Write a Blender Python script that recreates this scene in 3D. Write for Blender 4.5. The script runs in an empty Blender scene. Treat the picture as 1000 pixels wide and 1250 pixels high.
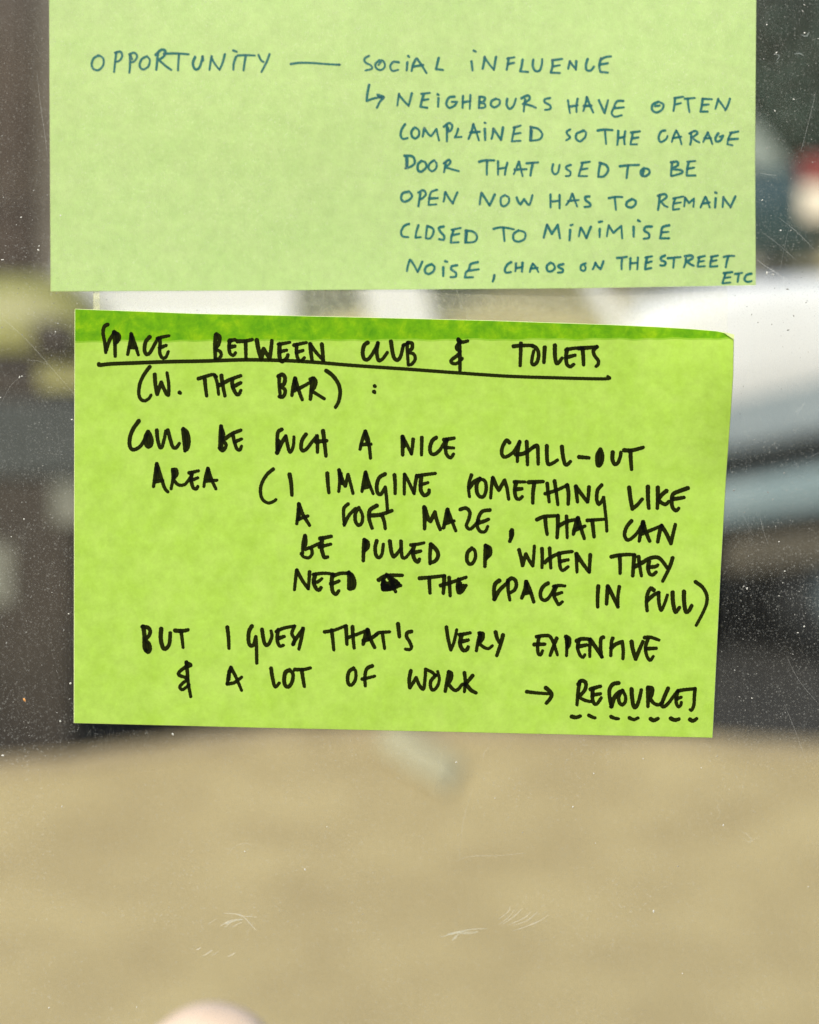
import bpy, bmesh, math, random
import numpy as np
from mathutils import Vector, Matrix, noise
random.seed(7); RNG = np.random.default_rng(11)
S = bpy.context.scene
C = S.collection
R = math.radians

# ------------------------------------------------------------------ camera, world, sun
H = 1.40              # camera height
DG = 0.329            # camera to front face of the glass
K = 0.158e-3 / DG     # angle (tan) of one photo pixel
HZ = 150.0            # photo row of the horizon
cam_d = bpy.data.cameras.new('camera'); cam = bpy.data.objects.new('camera', cam_d); C.objects.link(cam)
cam.location = (0, -DG, H); cam.rotation_euler = (R(90), 0, 0)
cam_d.sensor_fit = 'HORIZONTAL'; cam_d.sensor_width = 24; cam_d.lens = 50
cam_d.shift_x = 0; cam_d.shift_y = -(625 - HZ) / 1000
cam_d.clip_start = 0.01; cam_d.clip_end = 500
cam_d.dof.use_dof = True; cam_d.dof.focus_distance = DG - 0.0008
cam_d.dof.aperture_fstop = 50 / 6.5; cam_d.dof.aperture_blades = 0
S.camera = cam
S.render.resolution_x = 819; S.render.resolution_y = 1024

SUN_EL, SUN_AZ = 46, -28      # sun behind the camera's left shoulder
w = bpy.data.worlds.new('World'); S.world = w; w.use_nodes = True
nt = w.node_tree; nt.nodes.clear()
sky = nt.nodes.new('ShaderNodeTexSky'); sky.sky_type = 'NISHITA'; sky.sun_disc = False
sky.sun_elevation = R(SUN_EL); sky.sun_rotation = R(180 + SUN_AZ * -1)
sky.air_density = 1.0; sky.dust_density = 2.5; sky.ozone_density = 1.0
bg = nt.nodes.new('ShaderNodeBackground'); bg.inputs[1].default_value = 0.12
ow = nt.nodes.new('ShaderNodeOutputWorld')
nt.links.new(sky.outputs[0], bg.inputs[0]); nt.links.new(bg.outputs[0], ow.inputs[0])
sd = bpy.data.lights.new('sun', 'SUN'); sd.energy = 3.0; sd.angle = R(0.6); sd.color = (1, 0.95, 0.87)
sun = bpy.data.objects.new('sun', sd); C.objects.link(sun)
dirv = Vector((math.sin(R(SUN_AZ)) * math.cos(R(SUN_EL)), -math.cos(R(SUN_AZ)) * math.cos(R(SUN_EL)), math.sin(R(SUN_EL))))
sun.rotation_euler = dirv.to_track_quat('Z', 'Y').to_euler(); sun.location = (-2, -4, 5)
S.view_settings.view_transform = 'Standard'; S.view_settings.look = 'None'
S.view_settings.exposure = 0.30; S.view_settings.gamma = 1
S.render.engine = 'CYCLES'
S.cycles.max_bounces = 8;  S.cycles.transparent_max_bounces = 24

def P(px, py, D):
    """point seen at photo pixel px,py at distance D (along the view axis)"""
    return Vector(((px - 500) * K * D, D - DG, H - (py - HZ) * K * D))

# ------------------------------------------------------------------ materials
def mat(name):
    m = bpy.data.materials.new(name); m.use_nodes = True
    n = m.node_tree; n.nodes.clear()
    out = n.nodes.new('ShaderNodeOutputMaterial')
    return m, n, out
def node(n, t, **kw):
    x = n.nodes.new(t)
    for k, v in kw.items(): setattr(x, k, v)
    return x
def coords(n, scale=None):
    tc = node(n, 'ShaderNodeTexCoord'); return tc.outputs['Object']
def noise_tex(n, src, scale, detail=4, rough=.55, dist=0):
    t = node(n, 'ShaderNodeTexNoise'); t.inputs['Scale'].default_value = scale
    t.inputs['Detail'].default_value = detail; t.inputs['Roughness'].default_value = rough
    t.inputs['Distortion'].default_value = dist
    n.links.new(src, t.inputs['Vector']); return t.outputs['Fac']
def ramp(n, fac, stops):
    r = node(n, 'ShaderNodeValToRGB'); e = r.color_ramp.elements
    while len(e) < len(stops): e.new(0.5)
    for i, (p, c) in enumerate(stops):
        e[i].position = p; e[i].color = (c[0], c[1], c[2], 1) if not isinstance(c, (int, float)) else (c, c, c, 1)
    n.links.new(fac, r.inputs[0]); return r.outputs[0]
def bump(n, h, strength, dist):
    b = node(n, 'ShaderNodeBump'); b.inputs['Strength'].default_value = strength
    b.inputs['Distance'].default_value = dist; n.links.new(h, b.inputs['Height']); return b.outputs[0]
def pbr(name, c1, c2, scale, rough=.7, metallic=0, lo=.3, hi=.7, bstr=0, bdist=.01, bscale=None, coat=0, spec=.5):
    m, n, out = mat(name)
    co = coords(n); f = noise_tex(n, co, scale, 5)
    p = node(n, 'ShaderNodeBsdfPrincipled')
    n.links.new(ramp(n, f, [(lo, c1), (hi, c2)]), p.inputs['Base Color'])
    p.inputs['Roughness'].default_value = rough; p.inputs['Metallic'].default_value = metallic
    p.inputs['Coat Weight'].default_value = coat; p.inputs['Specular IOR Level'].default_value = spec
    if bstr:
        n.links.new(bump(n, noise_tex(n, co, bscale or scale * 6, 5), bstr, bdist), p.inputs['Normal'])
    n.links.new(p.outputs[0], out.inputs[0]); return m

def paper_mat(name, ca, cb, cc, fine=2600, trans=.18, blot=170):
    """sticky-note paper: fibre mottling at two scales, a little light through it"""
    m, n, out = mat(name); co = coords(n)
    a = ramp(n, noise_tex(n, co, blot, 5, .68, .3), [(.30, ca), (.52, cb), (.74, cc)])
    b = ramp(n, noise_tex(n, co, 420, 4, .7), [(.3, .86), (.7, 1.0)])
    g = ramp(n, noise_tex(n, co, fine, 3, .7), [(.25, .93), (.75, 1.0)])
    mx = node(n, 'ShaderNodeMix', data_type='RGBA', blend_type='MULTIPLY'); mx.inputs[0].default_value = 1
    n.links.new(a, mx.inputs[6]); n.links.new(b, mx.inputs[7])
    my = node(n, 'ShaderNodeMix', data_type='RGBA', blend_type='MULTIPLY'); my.inputs[0].default_value = 1
    n.links.new(mx.outputs[2], my.inputs[6]); n.links.new(g, my.inputs[7])
    d = node(n, 'ShaderNodeBsdfPrincipled'); d.inputs['Roughness'].default_value = .75
    d.inputs['Specular IOR Level'].default_value = .25
    n.links.new(my.outputs[2], d.inputs['Base Color'])
    nb = bump(n, noise_tex(n, co, 1500, 5, .7), .25, .00012)
    n.links.new(nb, d.inputs['Normal'])
    t = node(n, 'ShaderNodeBsdfTranslucent'); n.links.new(my.outputs[2], t.inputs[0])
    s = node(n, 'ShaderNodeMixShader'); s.inputs[0].default_value = trans
    n.links.new(d.outputs[0], s.inputs[1]); n.links.new(t.outputs[0], s.inputs[2])
    n.links.new(s.outputs[0], out.inputs[0]); return m

def ink_mat(name, single, double, rough=.5):
    m, n, out = mat(name); co = coords(n)
    at = node(n, 'ShaderNodeAttribute'); at.attribute_name = 'ink'
    ns = noise_tex(n, co, 1400, 4, .7)
    ma = node(n, 'ShaderNodeMath', operation='MULTIPLY_ADD'); n.links.new(ns, ma.inputs[0]); ma.inputs[1].default_value = .7
    sub = node(n, 'ShaderNodeMath', operation='SUBTRACT'); n.links.new(at.outputs['Fac'], sub.inputs[0]); sub.inputs[1].default_value = .35
    n.links.new(sub.outputs[0], ma.inputs[2])
    col = ramp(n, ma.outputs[0], [(.0, single), (1.0, double)])
    p = node(n, 'ShaderNodeBsdfPrincipled'); p.inputs['Roughness'].default_value = rough
    p.inputs['Specular IOR Level'].default_value = .08
    n.links.new(col, p.inputs['Base Color']); n.links.new(p.outputs[0], out.inputs[0]); return m

def glass_mat(name, haze=0.0, dusty=False, tint=(1, 1, 1)):
    m, n, out = mat(name); co = coords(n)
    tr = node(n, 'ShaderNodeBsdfTransparent'); tr.inputs[0].default_value = (*tint, 1)
    gl = node(n, 'ShaderNodeBsdfGlossy'); gl.inputs['Roughness'].default_value = .02
    lw = node(n, 'ShaderNodeLayerWeight'); lw.inputs[0].default_value = .5
    pw = node(n, 'ShaderNodeMath', operation='POWER'); n.links.new(lw.outputs['Facing'], pw.inputs[0]); pw.inputs[1].default_value = 5
    fr = node(n, 'ShaderNodeMath', operation='MULTIPLY_ADD'); n.links.new(pw.outputs[0], fr.inputs[0]); fr.inputs[1].default_value = .9; fr.inputs[2].default_value = .018
    s = node(n, 'ShaderNodeMixShader'); n.links.new(fr.outputs[0], s.inputs[0])
    n.links.new(tr.outputs[0], s.inputs[1]); n.links.new(gl.outputs[0], s.inputs[2])
    res = s.outputs[0]
    if dusty:
        df = node(n, 'ShaderNodeBsdfDiffuse'); df.inputs[0].default_value = (.78, .80, .72, 1)
        # film (broad smears) + grain (fine dust) + streaks
        film = ramp(n, noise_tex(n, co, 16, 4, .6, 1.2), [(.3, haze * .55), (.7, haze * 1.5)])
        def specks(scale, lo, hi, val):
            vo = node(n, 'ShaderNodeTexVoronoi'); vo.inputs['Scale'].default_value = scale
            n.links.new(co, vo.inputs['Vector'])
            return ramp(n, vo.outputs['Distance'], [(lo, val), (hi, 0.0)])
        ga = specks(2300, .08, .42, .11); gb = specks(1050, .05, .26, .17)
        ad = node(n, 'ShaderNodeMath', operation='ADD'); n.links.new(ga, ad.inputs[0]); n.links.new(gb, ad.inputs[1])
        grain = ad.outputs[0]
        mp = node(n, 'ShaderNodeMapping'); mp.inputs['Scale'].default_value = (1, 1, .16)
        n.links.new(co, mp.inputs[0])
        strk = ramp(n, noise_tex(n, mp.outputs[0], 1000, 3, .6), [(.5, 0.0), (.8, .02)])
        patch = ramp(n, noise_tex(n, co, 45, 4, .6), [(.3, .25), (.7, 1.0)])
        m1 = node(n, 'ShaderNodeMath', operation='MULTIPLY'); n.links.new(grain, m1.inputs[0]); n.links.new(patch, m1.inputs[1])
        a1 = node(n, 'ShaderNodeMath', operation='ADD'); n.links.new(m1.outputs[0], a1.inputs[0]); n.links.new(film, a1.inputs[1])
        a2 = node(n, 'ShaderNodeMath', operation='ADD'); n.links.new(a1.outputs[0], a2.inputs[0]); n.links.new(strk, a2.inputs[1])
        s2 = node(n, 'ShaderNodeMixShader'); n.links.new(a2.outputs[0], s2.inputs[0])
        n.links.new(res, s2.inputs[1]); n.links.new(df.outputs[0], s2.inputs[2]); res = s2.outputs[0]
    n.links.new(res, out.inputs[0]); return m

def veil_mat(name, col, alpha, transl=0):
    """thin see-through deposit: scratch, smear, tape"""
    m, n, out = mat(name)
    tr = node(n, 'ShaderNodeBsdfTransparent')
    df = node(n, 'ShaderNodeBsdfDiffuse'); df.inputs[0].default_value = (*col, 1)
    co = coords(n); f = ramp(n, noise_tex(n, co, 700, 4, .7), [(.3, alpha * .45), (.7, alpha * 1.25)])
    s = node(n, 'ShaderNodeMixShader'); n.links.new(f, s.inputs[0])
    n.links.new(tr.outputs[0], s.inputs[1]); n.links.new(df.outputs[0], s.inputs[2])
    n.links.new(s.outputs[0], out.inputs[0]); return m

M = {}
M['paper_low'] = paper_mat('lime_paper', (.455, .715, .078), (.500, .757, .108), (.545, .79, .135))
M['paper_glue'] = paper_mat('glue_soaked_lime_paper', (.10, .36, .0), (.20, .50, .0), (.38, .66, .002), blot=330)
M['paper_mid'] = paper_mat('half_soaked_lime_paper', (.27, .56, .02), (.33, .62, .04), (.42, .71, .06))
M['paper_edge'] = paper_mat('paper_cut_edge', (.75, .88, .35), (.8, .9, .42), (.85, .93, .5))
M['paper_up'] = paper_mat('pale_green_paper', (.60, .815, .31), (.63, .83, .33), (.66, .845, .355), trans=.12)
M['ink_black'] = ink_mat('black_marker_ink', (.018, .024, .0006), (.0008, .001, .0005))
M['ink_teal'] = ink_mat('teal_pen_ink', (.016, .185, .155), (.004, .07, .105))
M['glass_front'] = glass_mat('dusty_glass', .010, True)
M['glass'] = glass_mat('clear_glass', tint=(.985, .992, .965))
M['dust'] = pbr('dust_grain', (.16, .16, .14), (.42, .42, .38), 900, .9)
M['dust_white'] = pbr('pale_dust_fleck', (.5, .5, .43), (.75, .75, .68), 900, .8)
M['dust_orange'] = pbr('orange_fleck', (.7, .3, .08), (.8, .4, .12), 900, .8)
M['scratch'] = veil_mat('scratch_mark', (.9, .92, .85), .21)
M['scratch_faint'] = veil_mat('faint_scratch_mark', (.9, .92, .85), .11)
M['scuff'] = veil_mat('scuff_smear', (.85, .95, .9), .17)
M['tape'] = veil_mat('clear_tape_film', (.97, .93, .72), .10)
M['tape_edge'] = veil_mat('clear_tape_edge', (.97, .95, .6), .32)
M['frame'] = pbr('grey_window_frame_paint', (.25, .27, .27), (.30, .32, .31), 20, .45)
M['sill'] = pbr('concrete_sill', (.34, .31, .26), (.45, .42, .36), 30, .85, bstr=.4)
M['stone_pink'] = pbr('pink_stone', (.74, .56, .43), (.82, .65, .51), 60, .5)
M['pave'] = pbr('tan_gritty_paving', (.340, .270, .128), (.450, .370, .180), 4.2, .9, lo=.30, hi=.70, bstr=.5, bdist=.01, bscale=60)
M['kerb'] = pbr('worn_brown_kerb', (.24, .19, .10), (.38, .31, .18), 6, .85, bstr=.4)
M['sand'] = pbr('sandy_yard_ground', (.36, .31, .16), (.50, .43, .25), 1.1, .95, bstr=.5, bscale=14)
M['asphalt'] = pbr('dark_asphalt', (.012, .012, .010), (.028, .027, .023), 9, .85, bstr=.5, bscale=120)
M['white_paint'] = pbr('white_vehicle_paint', (.73, .75, .73), (.79, .81, .79), 3, .3, coat=.6)
M['grey_paint'] = pbr('blue_grey_plastic', (.20, .28, .29), (.27, .34, .34), 5, .45)
M['black_trim'] = pbr('black_rubber_trim', (.005, .009, .009), (.012, .017, .016), 12, .6)
M['tyre'] = pbr('tyre_rubber', (.006, .008, .008), (.014, .016, .015), 14, .85)
M['rim'] = pbr('dusty_steel_rim', (.10, .13, .13), (.16, .19, .19), 10, .5)
M['chrome'] = pbr('bright_metal', (.6, .6, .6), (.75, .75, .74), 10, .25, metallic=1)
M['bin_body'] = pbr('dark_brown_bin_plastic', (.022, .017, .012), (.045, .036, .027), 5, .55)
M['bin_lid'] = pbr('yellow_green_bin_lid_plastic', (.17, .17, .045), (.27, .27, .075), 6, .5)
M['bin_label'] = pbr('faded_yellow_label', (.24, .24, .09), (.34, .33, .13), 10, .6)
M['bin_sky_sheen'] = pbr('painted_blue_grey_sheen', (.038, .046, .045), (.055, .064, .062), 10, .5)  # sky reflection on the bin's upper front, painted as blue-grey
M['bin_sticker'] = pbr('pale_bin_sticker', (.14, .15, .12), (.20, .20, .16), 20, .6)
M['teal_paint'] = pbr('dark_teal_car_paint', (.010, .035, .040), (.02, .055, .06), 3, .3, coat=.5)
M['sky_grey_glass'] = pbr('painted_sky_car_glass', (.20, .25, .23), (.27, .32, .29), 3, .12)  # grey sky reflection painted into the window colour
M['red_lamp'] = pbr('red_lamp_lens', (.20, .035, .035), (.26, .05, .045), 20, .25)
M['cream_lamp'] = pbr('cream_lamp_lens', (.72, .64, .50), (.80, .73, .60), 20, .25)
M['timber'] = pbr('dark_brown_stained_timber', (.030, .020, .013), (.060, .042, .030), 6, .7, bstr=.3)
M['garage_wall'] = pbr('grey_brown_render', (.09, .08, .065), (.14, .125, .10), 3, .9, bstr=.4)
M['roof'] = pbr('dark_roof_felt', (.03, .03, .03), (.06, .055, .05), 8, .9)
M['leaf'] = pbr('hedge_leaf', (.020, .050, .038), (.062, .118, .088), 1.3, .6)
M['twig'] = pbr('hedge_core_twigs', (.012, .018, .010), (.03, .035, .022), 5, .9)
M['paper_scrap'] = pbr('weathered_paper_scrap', (.385, .35, .20), (.45, .425, .27), 20, .8)
M['tan_plate'] = pbr('dusty_tan_plate', (.08, .068, .045), (.125, .11, .075), 12, .7)
M['side_reflection'] = pbr('painted_blue_grey_reflection', (.36, .44, .47), (.44, .51, .53), 4, .4)  # blue-grey reflection of the turned-under body side, put into the colour
M['seat'] = pbr('shade_lifted_tan_seat', (.72, .60, .30), (.82, .70, .38), 20, .9)  # tan brightened past the dashboard's to offset the pillar's shade
M['dash'] = pbr('tan_dashboard', (.36, .30, .14), (.44, .37, .19), 20, .9)

# ------------------------------------------------------------------ object helpers
def add(name, verts, faces, m, parent=None, smooth=False, mats=None, midx=None):
    me = bpy.data.meshes.new(name)
    o = bpy.data.objects.new(name, me); C.objects.link(o)
    off = Vector((0, 0, 0))
    if parent is not None:
        o.parent = parent
        q = parent
        while q is not None: off += q.location; q = q.parent
    me.from_pydata([(v[0] - off.x, v[1] - off.y, v[2] - off.z) for v in verts], [], faces)
    for x in (mats or [m]): me.materials.append(x)
    if midx: me.polygons.foreach_set('material_index', midx)
    if smooth: me.polygons.foreach_set('use_smooth', [True] * len(me.polygons))
    me.update(); return o
def thing(name, label, cat, loc=(0, 0, 0), group=None):
    o = bpy.data.objects.new(name, None); C.objects.link(o); o.location = loc; o.empty_display_size = .05
    o['label'] = label; o['category'] = cat
    if group: o['group'] = group
    return o
def box_vf(x0, x1, y0, y1, z0, z1, b=0):
    bm = bmesh.new(); bmesh.ops.create_cube(bm, size=1)
    for v in bm.verts:
        v.co = Vector((x0 + (v.co.x + .5) * (x1 - x0), y0 + (v.co.y + .5) * (y1 - y0), z0 + (v.co.z + .5) * (z1 - z0)))
    if b: bmesh.ops.bevel(bm, geom=bm.edges[:], offset=b, segments=2, affect='EDGES', profile=.6)
    bm.verts.index_update()
    v = [tuple(q.co) for q in bm.verts]; f = [tuple(q.index for q in p.verts) for p in bm.faces]; bm.free(); return v, f
def box(name, x0, x1, y0, y1, z0, z1, m, parent=None, b=0):
    v, f = box_vf(x0, x1, y0, y1, z0, z1, b); return add(name, v, f, m, parent)
def extrude_poly(poly, y0, y1):
    n = len(poly)
    v = [(x, y0, z) for x, z in poly] + [(x, y1, z) for x, z in poly]
    f = [tuple(range(n)), tuple(range(2 * n - 1, n - 1, -1))]
    f += [(i, i + n, (i + 1) % n + n, (i + 1) % n) for i in range(n)]
    return v, f
def cyl_vf(cx, cy, cz, r, h, axis='y', n=28, r2=None, prof=None):
    """solid of revolution: prof = [(axial, radius), ...]"""
    prof = prof or [(0, 0), (0, r), (h, r2 or r), (h, 0)]
    v = []; f = []
    for a, rr in prof:
        for i in range(n):
            t = 2 * math.pi * i / n; p, q = rr * math.cos(t), rr * math.sin(t)
            v.append((cx + p, cy + a, cz + q) if axis == 'y' else ((cx + p, cy + q, cz + a) if axis == 'z' else (cx + a, cy + p, cz + q)))
    for k in range(len(prof) - 1):
        for i in range(n):
            j = (i + 1) % n; f.append((k * n + i, k * n + j, (k + 1) * n + j, (k + 1) * n + i))
    return v, f

# ------------------------------------------------------------------ setting
g = add('ground', [(-90, -60, -.150), (90, -60, -.150), (90, 130, -.150), (-90, 130, -.150)], [(0, 1, 2, 3)], M['sand']); g['kind'] = 'structure'
# curved kerb line, traced in plan
edge = [(-260, 940), (-120, 932), (0, 922), (90, 915), (170, 903), (250, 892), (340, 881), (450, 877), (600, 878), (740, 883), (840, 890), (920, 898), (1000, 901), (1150, 905), (1300, 908)]
kl = []
for px, py in edge:
    D = H / ((py - HZ) * K); kl.append(((px - 500) * K * D, D - DG))
kl = [(-20, kl[0][1] - .1)] + [(-6, kl[0][1])] + kl + [(6, kl[-1][1])] + [(20, kl[-1][1] - .1)]
kw = .11
v = []; f = []; n = len(kl)
for x, y in kl: v += [(x, y - kw, -.004), (x, -.75, -.004)]
for i in range(n - 1): f.append((2 * i + 1, 2 * i + 3, 2 * i + 2, 2 * i))
o = add('pavement', v, f, M['pave']); o['kind'] = 'structure'
v = []; f = []
for x, y in kl: v += [(x, y - kw, 0), (x, y - .02, 0), (x, y, -.015), (x, y + .012, -.148), (x, y - kw, -.148)]
for i in range(n - 1):
    a, b = i * 5, i * 5 + 5
    for k in range(4): f.append((a + k, b + k, b + k + 1, a + k + 1))
    f.append((a + 4, b + 4, b, a))
o = add('kerb', v, f, M['kerb']); o['kind'] = 'structure'
v = []; f = []
for x, y in kl: v += [(x, y + .002, -.146), (x, 8.6, -.146)]
for i in range(n - 1): f.append((2 * i, 2 * i + 2, 2 * i + 3, 2 * i + 1))
o = add('road', v, f, M['asphalt']); o['kind'] = 'structure'

o = add('unseen_dark_ground', [(-20, -30, -.012), (20, -30, -.012), (20, -.752, -.012), (-20, -.752, -.012)], [(0, 1, 2, 3)], M['asphalt']); o['kind'] = 'structure'  # unseen dark ground added behind the camera to darken the glass reflection
# ------------------------------------------------------------------ window
GT = .011
wx0, wx1, wz0, wz1 = -.42, .42, H - .44, H + .52
sill_z = P(500, 1250, .50).z - .030
pane = thing('window_pane', 'large dusty scratched glass pane with the two notes stuck on it', 'window', (0, 0, wz0 - .03))
zb = sill_z + .012
v, f = box_vf(wx0, wx1, 0, GT, zb, wz1)
mi = []
for q in f:
    ys = [v[i][1] for i in q]; mi.append(0 if max(ys) < 1e-6 else 1)
add('glass_sheet', v, f, None, pane, mats=[M['glass_front'], M['glass']], midx=mi)
for nm, a in (('frame_rail', (wx0 - .05, wx1 + .05, -.012, .018, wz1 + .0005, wz1 + .05)),
              ('frame_rail', (wx0 - .05, wx1 + .05, -.012, .018, sill_z + .0005, zb - .0005)),
              ('frame_stile', (wx0 - .05, wx0 - .0005, -.012, .018, zb, wz1)),
              ('frame_stile', (wx1 + .0005, wx1 + .05, -.012, .018, zb, wz1))):
    box(nm, *a, M['frame'], pane, .0015)
o = box('window_sill', wx0 - .09, wx1 + .09, -.03, .192, sill_z - .04, sill_z, M['sill'], None, .004); o['kind'] = 'structure'
o = box('window_wall', wx0 - .09, wx1 + .09, .0, .13, -.004, sill_z - .0405, M['sill'], None, .002); o['kind'] = 'structure'

# ------------------------------------------------------------------ handwriting
def parse(s, ox, oy, k):
    out = []
    for st in s.split('/'):
        t = [float(q) for q in st.split()]
        pts = [(ox + t[i] / k, oy + t[i + 1] / k) for i in range(0, len(t) - 1, 2)]
        # duplicates mark corners -> smooth runs between them
        runs = [[pts[0]]]
        for p in pts[1:]:
            if abs(p[0] - runs[-1][-1][0]) < 1e-6 and abs(p[1] - runs[-1][-1][1]) < 1e-6: runs.append([p])
            else: runs[-1].append(p)
        poly = []
        for r in runs:
            if len(r) < 3: poly += r; continue
            q = [r[0]] + r + [r[-1]]
            for i in range(1, len(q) - 2):
                p0, p1, p2, p3 = q[i - 1], q[i], q[i + 1], q[i + 2]
                for j in range(6):
                    u = j / 6
                    poly.append(tuple(.5 * (2 * p1[c] + (p2[c] - p0[c]) * u + (2 * p0[c] - 5 * p1[c] + 4 * p2[c] - p3[c]) * u * u + (3 * p1[c] - p0[c] - 3 * p2[c] + p3[c]) * u ** 3) for c in (0, 1)))
            poly.append(r[-1])
        out.append(poly)
    return out

def ink_word(text, strokes, rad, step, depth, m, parent, label, D0, lift):
    xs = [p[0] for s in strokes for p in s]; ys = [p[1] for s in strokes for p in s]
    x0, y0 = min(xs) - rad * 2, min(ys) - rad * 2
    nx = int((max(xs) + rad * 2 - x0) / step) + 2; ny = int((max(ys) + rad * 2 - y0) / step) + 2
    gx = x0 + np.arange(nx) * step; gy = y0 + np.arange(ny) * step
    X, Y = np.meshgrid(gx, gy)
    # hand wobble of the outline
    wob = .10 * rad * (np.sin(X * 1.9 + 1.3 * np.sin(Y * 1.1)) * np.cos(Y * 2.3 + X * .4))
    F = np.full(X.shape, 1e3); cnt = np.zeros(X.shape)
    for s in strokes:
        pr = rad * random.uniform(.90, 1.10)
        fs = np.full(X.shape, 1e3); L = len(s)
        if L == 1: s = [s[0], (s[0][0] + .01, s[0][1])]; L = 2
        for i in range(L - 1):
            (ax, ay), (bx, by) = s[i], s[i + 1]
            dx, dy = bx - ax, by - ay; l2 = dx * dx + dy * dy + 1e-9
            # pen pressure: heavier start, slight taper at the end
            ta, tb = i / (L - 1), (i + 1) / (L - 1)
            pa = pr * (1.06 - .20 * ta); pb = pr * (1.06 - .20 * tb)
            ix0 = max(0, int((min(ax, bx) - 2.2 * pr - x0) / step)); ix1 = min(nx, int((max(ax, bx) + 2.2 * pr - x0) / step) + 2)
            iy0 = max(0, int((min(ay, by) - 2.2 * pr - y0) / step)); iy1 = min(ny, int((max(ay, by) + 2.2 * pr - y0) / step) + 2)
            sx = X[iy0:iy1, ix0:ix1]; sy = Y[iy0:iy1, ix0:ix1]
            t = np.clip(((sx - ax) * dx + (sy - ay) * dy) / l2, 0, 1)
            d = np.hypot(sx - ax - t * dx, sy - ay - t * dy) - (pa + (pb - pa) * t)
            fs[iy0:iy1, ix0:ix1] = np.minimum(fs[iy0:iy1, ix0:ix1], d)
        cnt += np.clip(.5 - fs / step * .5, 0, 1)
        F = np.minimum(F, fs)
    F = F + wob
    ink = np.clip(.30 + .45 * (cnt - 1), 0.1, 1.0)
    ink = np.clip(ink + .30 * np.clip(1 + F / (rad * .55), 0, 1), 0, 1)          # ink pools at the rim
    idx = -np.ones(X.shape, int); verts = []; att = []; faces = []
    inside = F < 0
    def vid(j, i):
        if idx[j, i] < 0:
            idx[j, i] = len(verts); verts.append((X[j, i], Y[j, i])); att.append(ink[j, i])
        return idx[j, i]
    ec = {}
    def evid(j, i, j2, i2):
        key = (j, i, j2, i2) if (j, i) < (j2, i2) else (j2, i2, j, i)
        if key not in ec:
            a, b = F[j, i], F[j2, i2]; t = a / (a - b)
            ec[key] = len(verts)
            verts.append((X[j, i] + t * (X[j2, i2] - X[j, i]), Y[j, i] + t * (Y[j2, i2] - Y[j, i]))); att.append(min(1, max(ink[j, i], ink[j2, i2])))
        return ec[key]
    c4 = inside[:-1, :-1].astype(int) + inside[:-1, 1:] + inside[1:, 1:] + inside[1:, :-1]
    for j, i in zip(*np.nonzero(c4)):
        cs = [(j, i), (j, i + 1), (j + 1, i + 1), (j + 1, i)]
        if c4[j, i] == 4: faces.append([vid(*c) for c in cs]); continue
        poly = []
        for a in range(4):
            p, q = cs[a], cs[(a + 1) % 4]
            if inside[p]: poly.append(vid(*p))
            if inside[p] != inside[q]: poly.append(evid(*p, *q))
        if len(poly) >= 3: faces.append(poly)
    wv = [P(x, y, D0 + depth(x, y) - lift) for x, y in verts]
    o = add('word', wv, faces, m, parent)
    o.data.attributes.new('ink', 'FLOAT', 'POINT').data.foreach_set('value', [float(a) for a in att])
    o['label'] = label
    return o

# ------------------------------------------------------------------ lower note
def interp(pts, t):
    xs = [p[0] for p in pts]
    return np.interp(t, xs, [p[1] for p in pts]), np.interp(t, xs, [p[2] for p in pts])
LT = [(0, 92, 377.3), (.18, 240, 383), (.40, 415, 386.8), (.62, 600, 391.5), (.80, 745, 396.5), (.88, 805, 399.3), (.93, 846, 401.8), (.97, 876, 404.4), (1, 895.5, 409)]
LB = [(0, 91, 882.2), (.3, 325, 888.0), (.6, 560, 893.2), (1, 869.5, 900.0)]
LL = [(0, 92, 377.3), (.5, 91.3, 630), (1, 91, 882.2)]
LR = [(0, 895.5, 409), (.10, 894.6, 458), (.2, 891.5, 507), (.35, 886, 581), (.6, 879, 704), (1, 869.5, 900.0)]
def coons(T, B, L_, R_, u, v):
    tx, ty = interp(T, u); bx, by = interp(B, u); lx, ly = interp(L_, v); rx, ry = interp(R_, v)
    c00, c10, c01, c11 = T[0][1:], T[-1][1:], B[0][1:], B[-1][1:]
    x = (1 - v) * tx + v * bx + (1 - u) * lx + u * rx - ((1 - u) * (1 - v) * c00[0] + u * (1 - v) * c10[0] + (1 - u) * v * c01[0] + u * v * c11[0])
    y = (1 - v) * ty + v * by + (1 - u) * ly + u * ry - ((1 - u) * (1 - v) * c00[1] + u * (1 - v) * c10[1] + (1 - u) * v * c01[1] + u * v * c11[1])
    return x, y
def sstep(a, b, x):
    t = min(1, max(0, (x - a) / (b - a))); return t * t * (3 - 2 * t)
def depth_low(x, y):
    u = (x - 92) / 800; v = (y - 380) / 505
    d = -.00025 - .0011 * sstep(.05, 1.0, v) ** 1.2
    d -= .00028 * math.sin(u * 5.2 + .6) * sstep(.1, .6, v)
    d -= .00014 * math.sin(u * 11 + v * 4) * sstep(.1, .5, v)
    d -= .0060 * max(0, u - .86) ** 1.6 / .14 ** 1.6 * (1 - sstep(.10, .45, v))     # right edge curls towards us near the top
    return d
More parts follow.
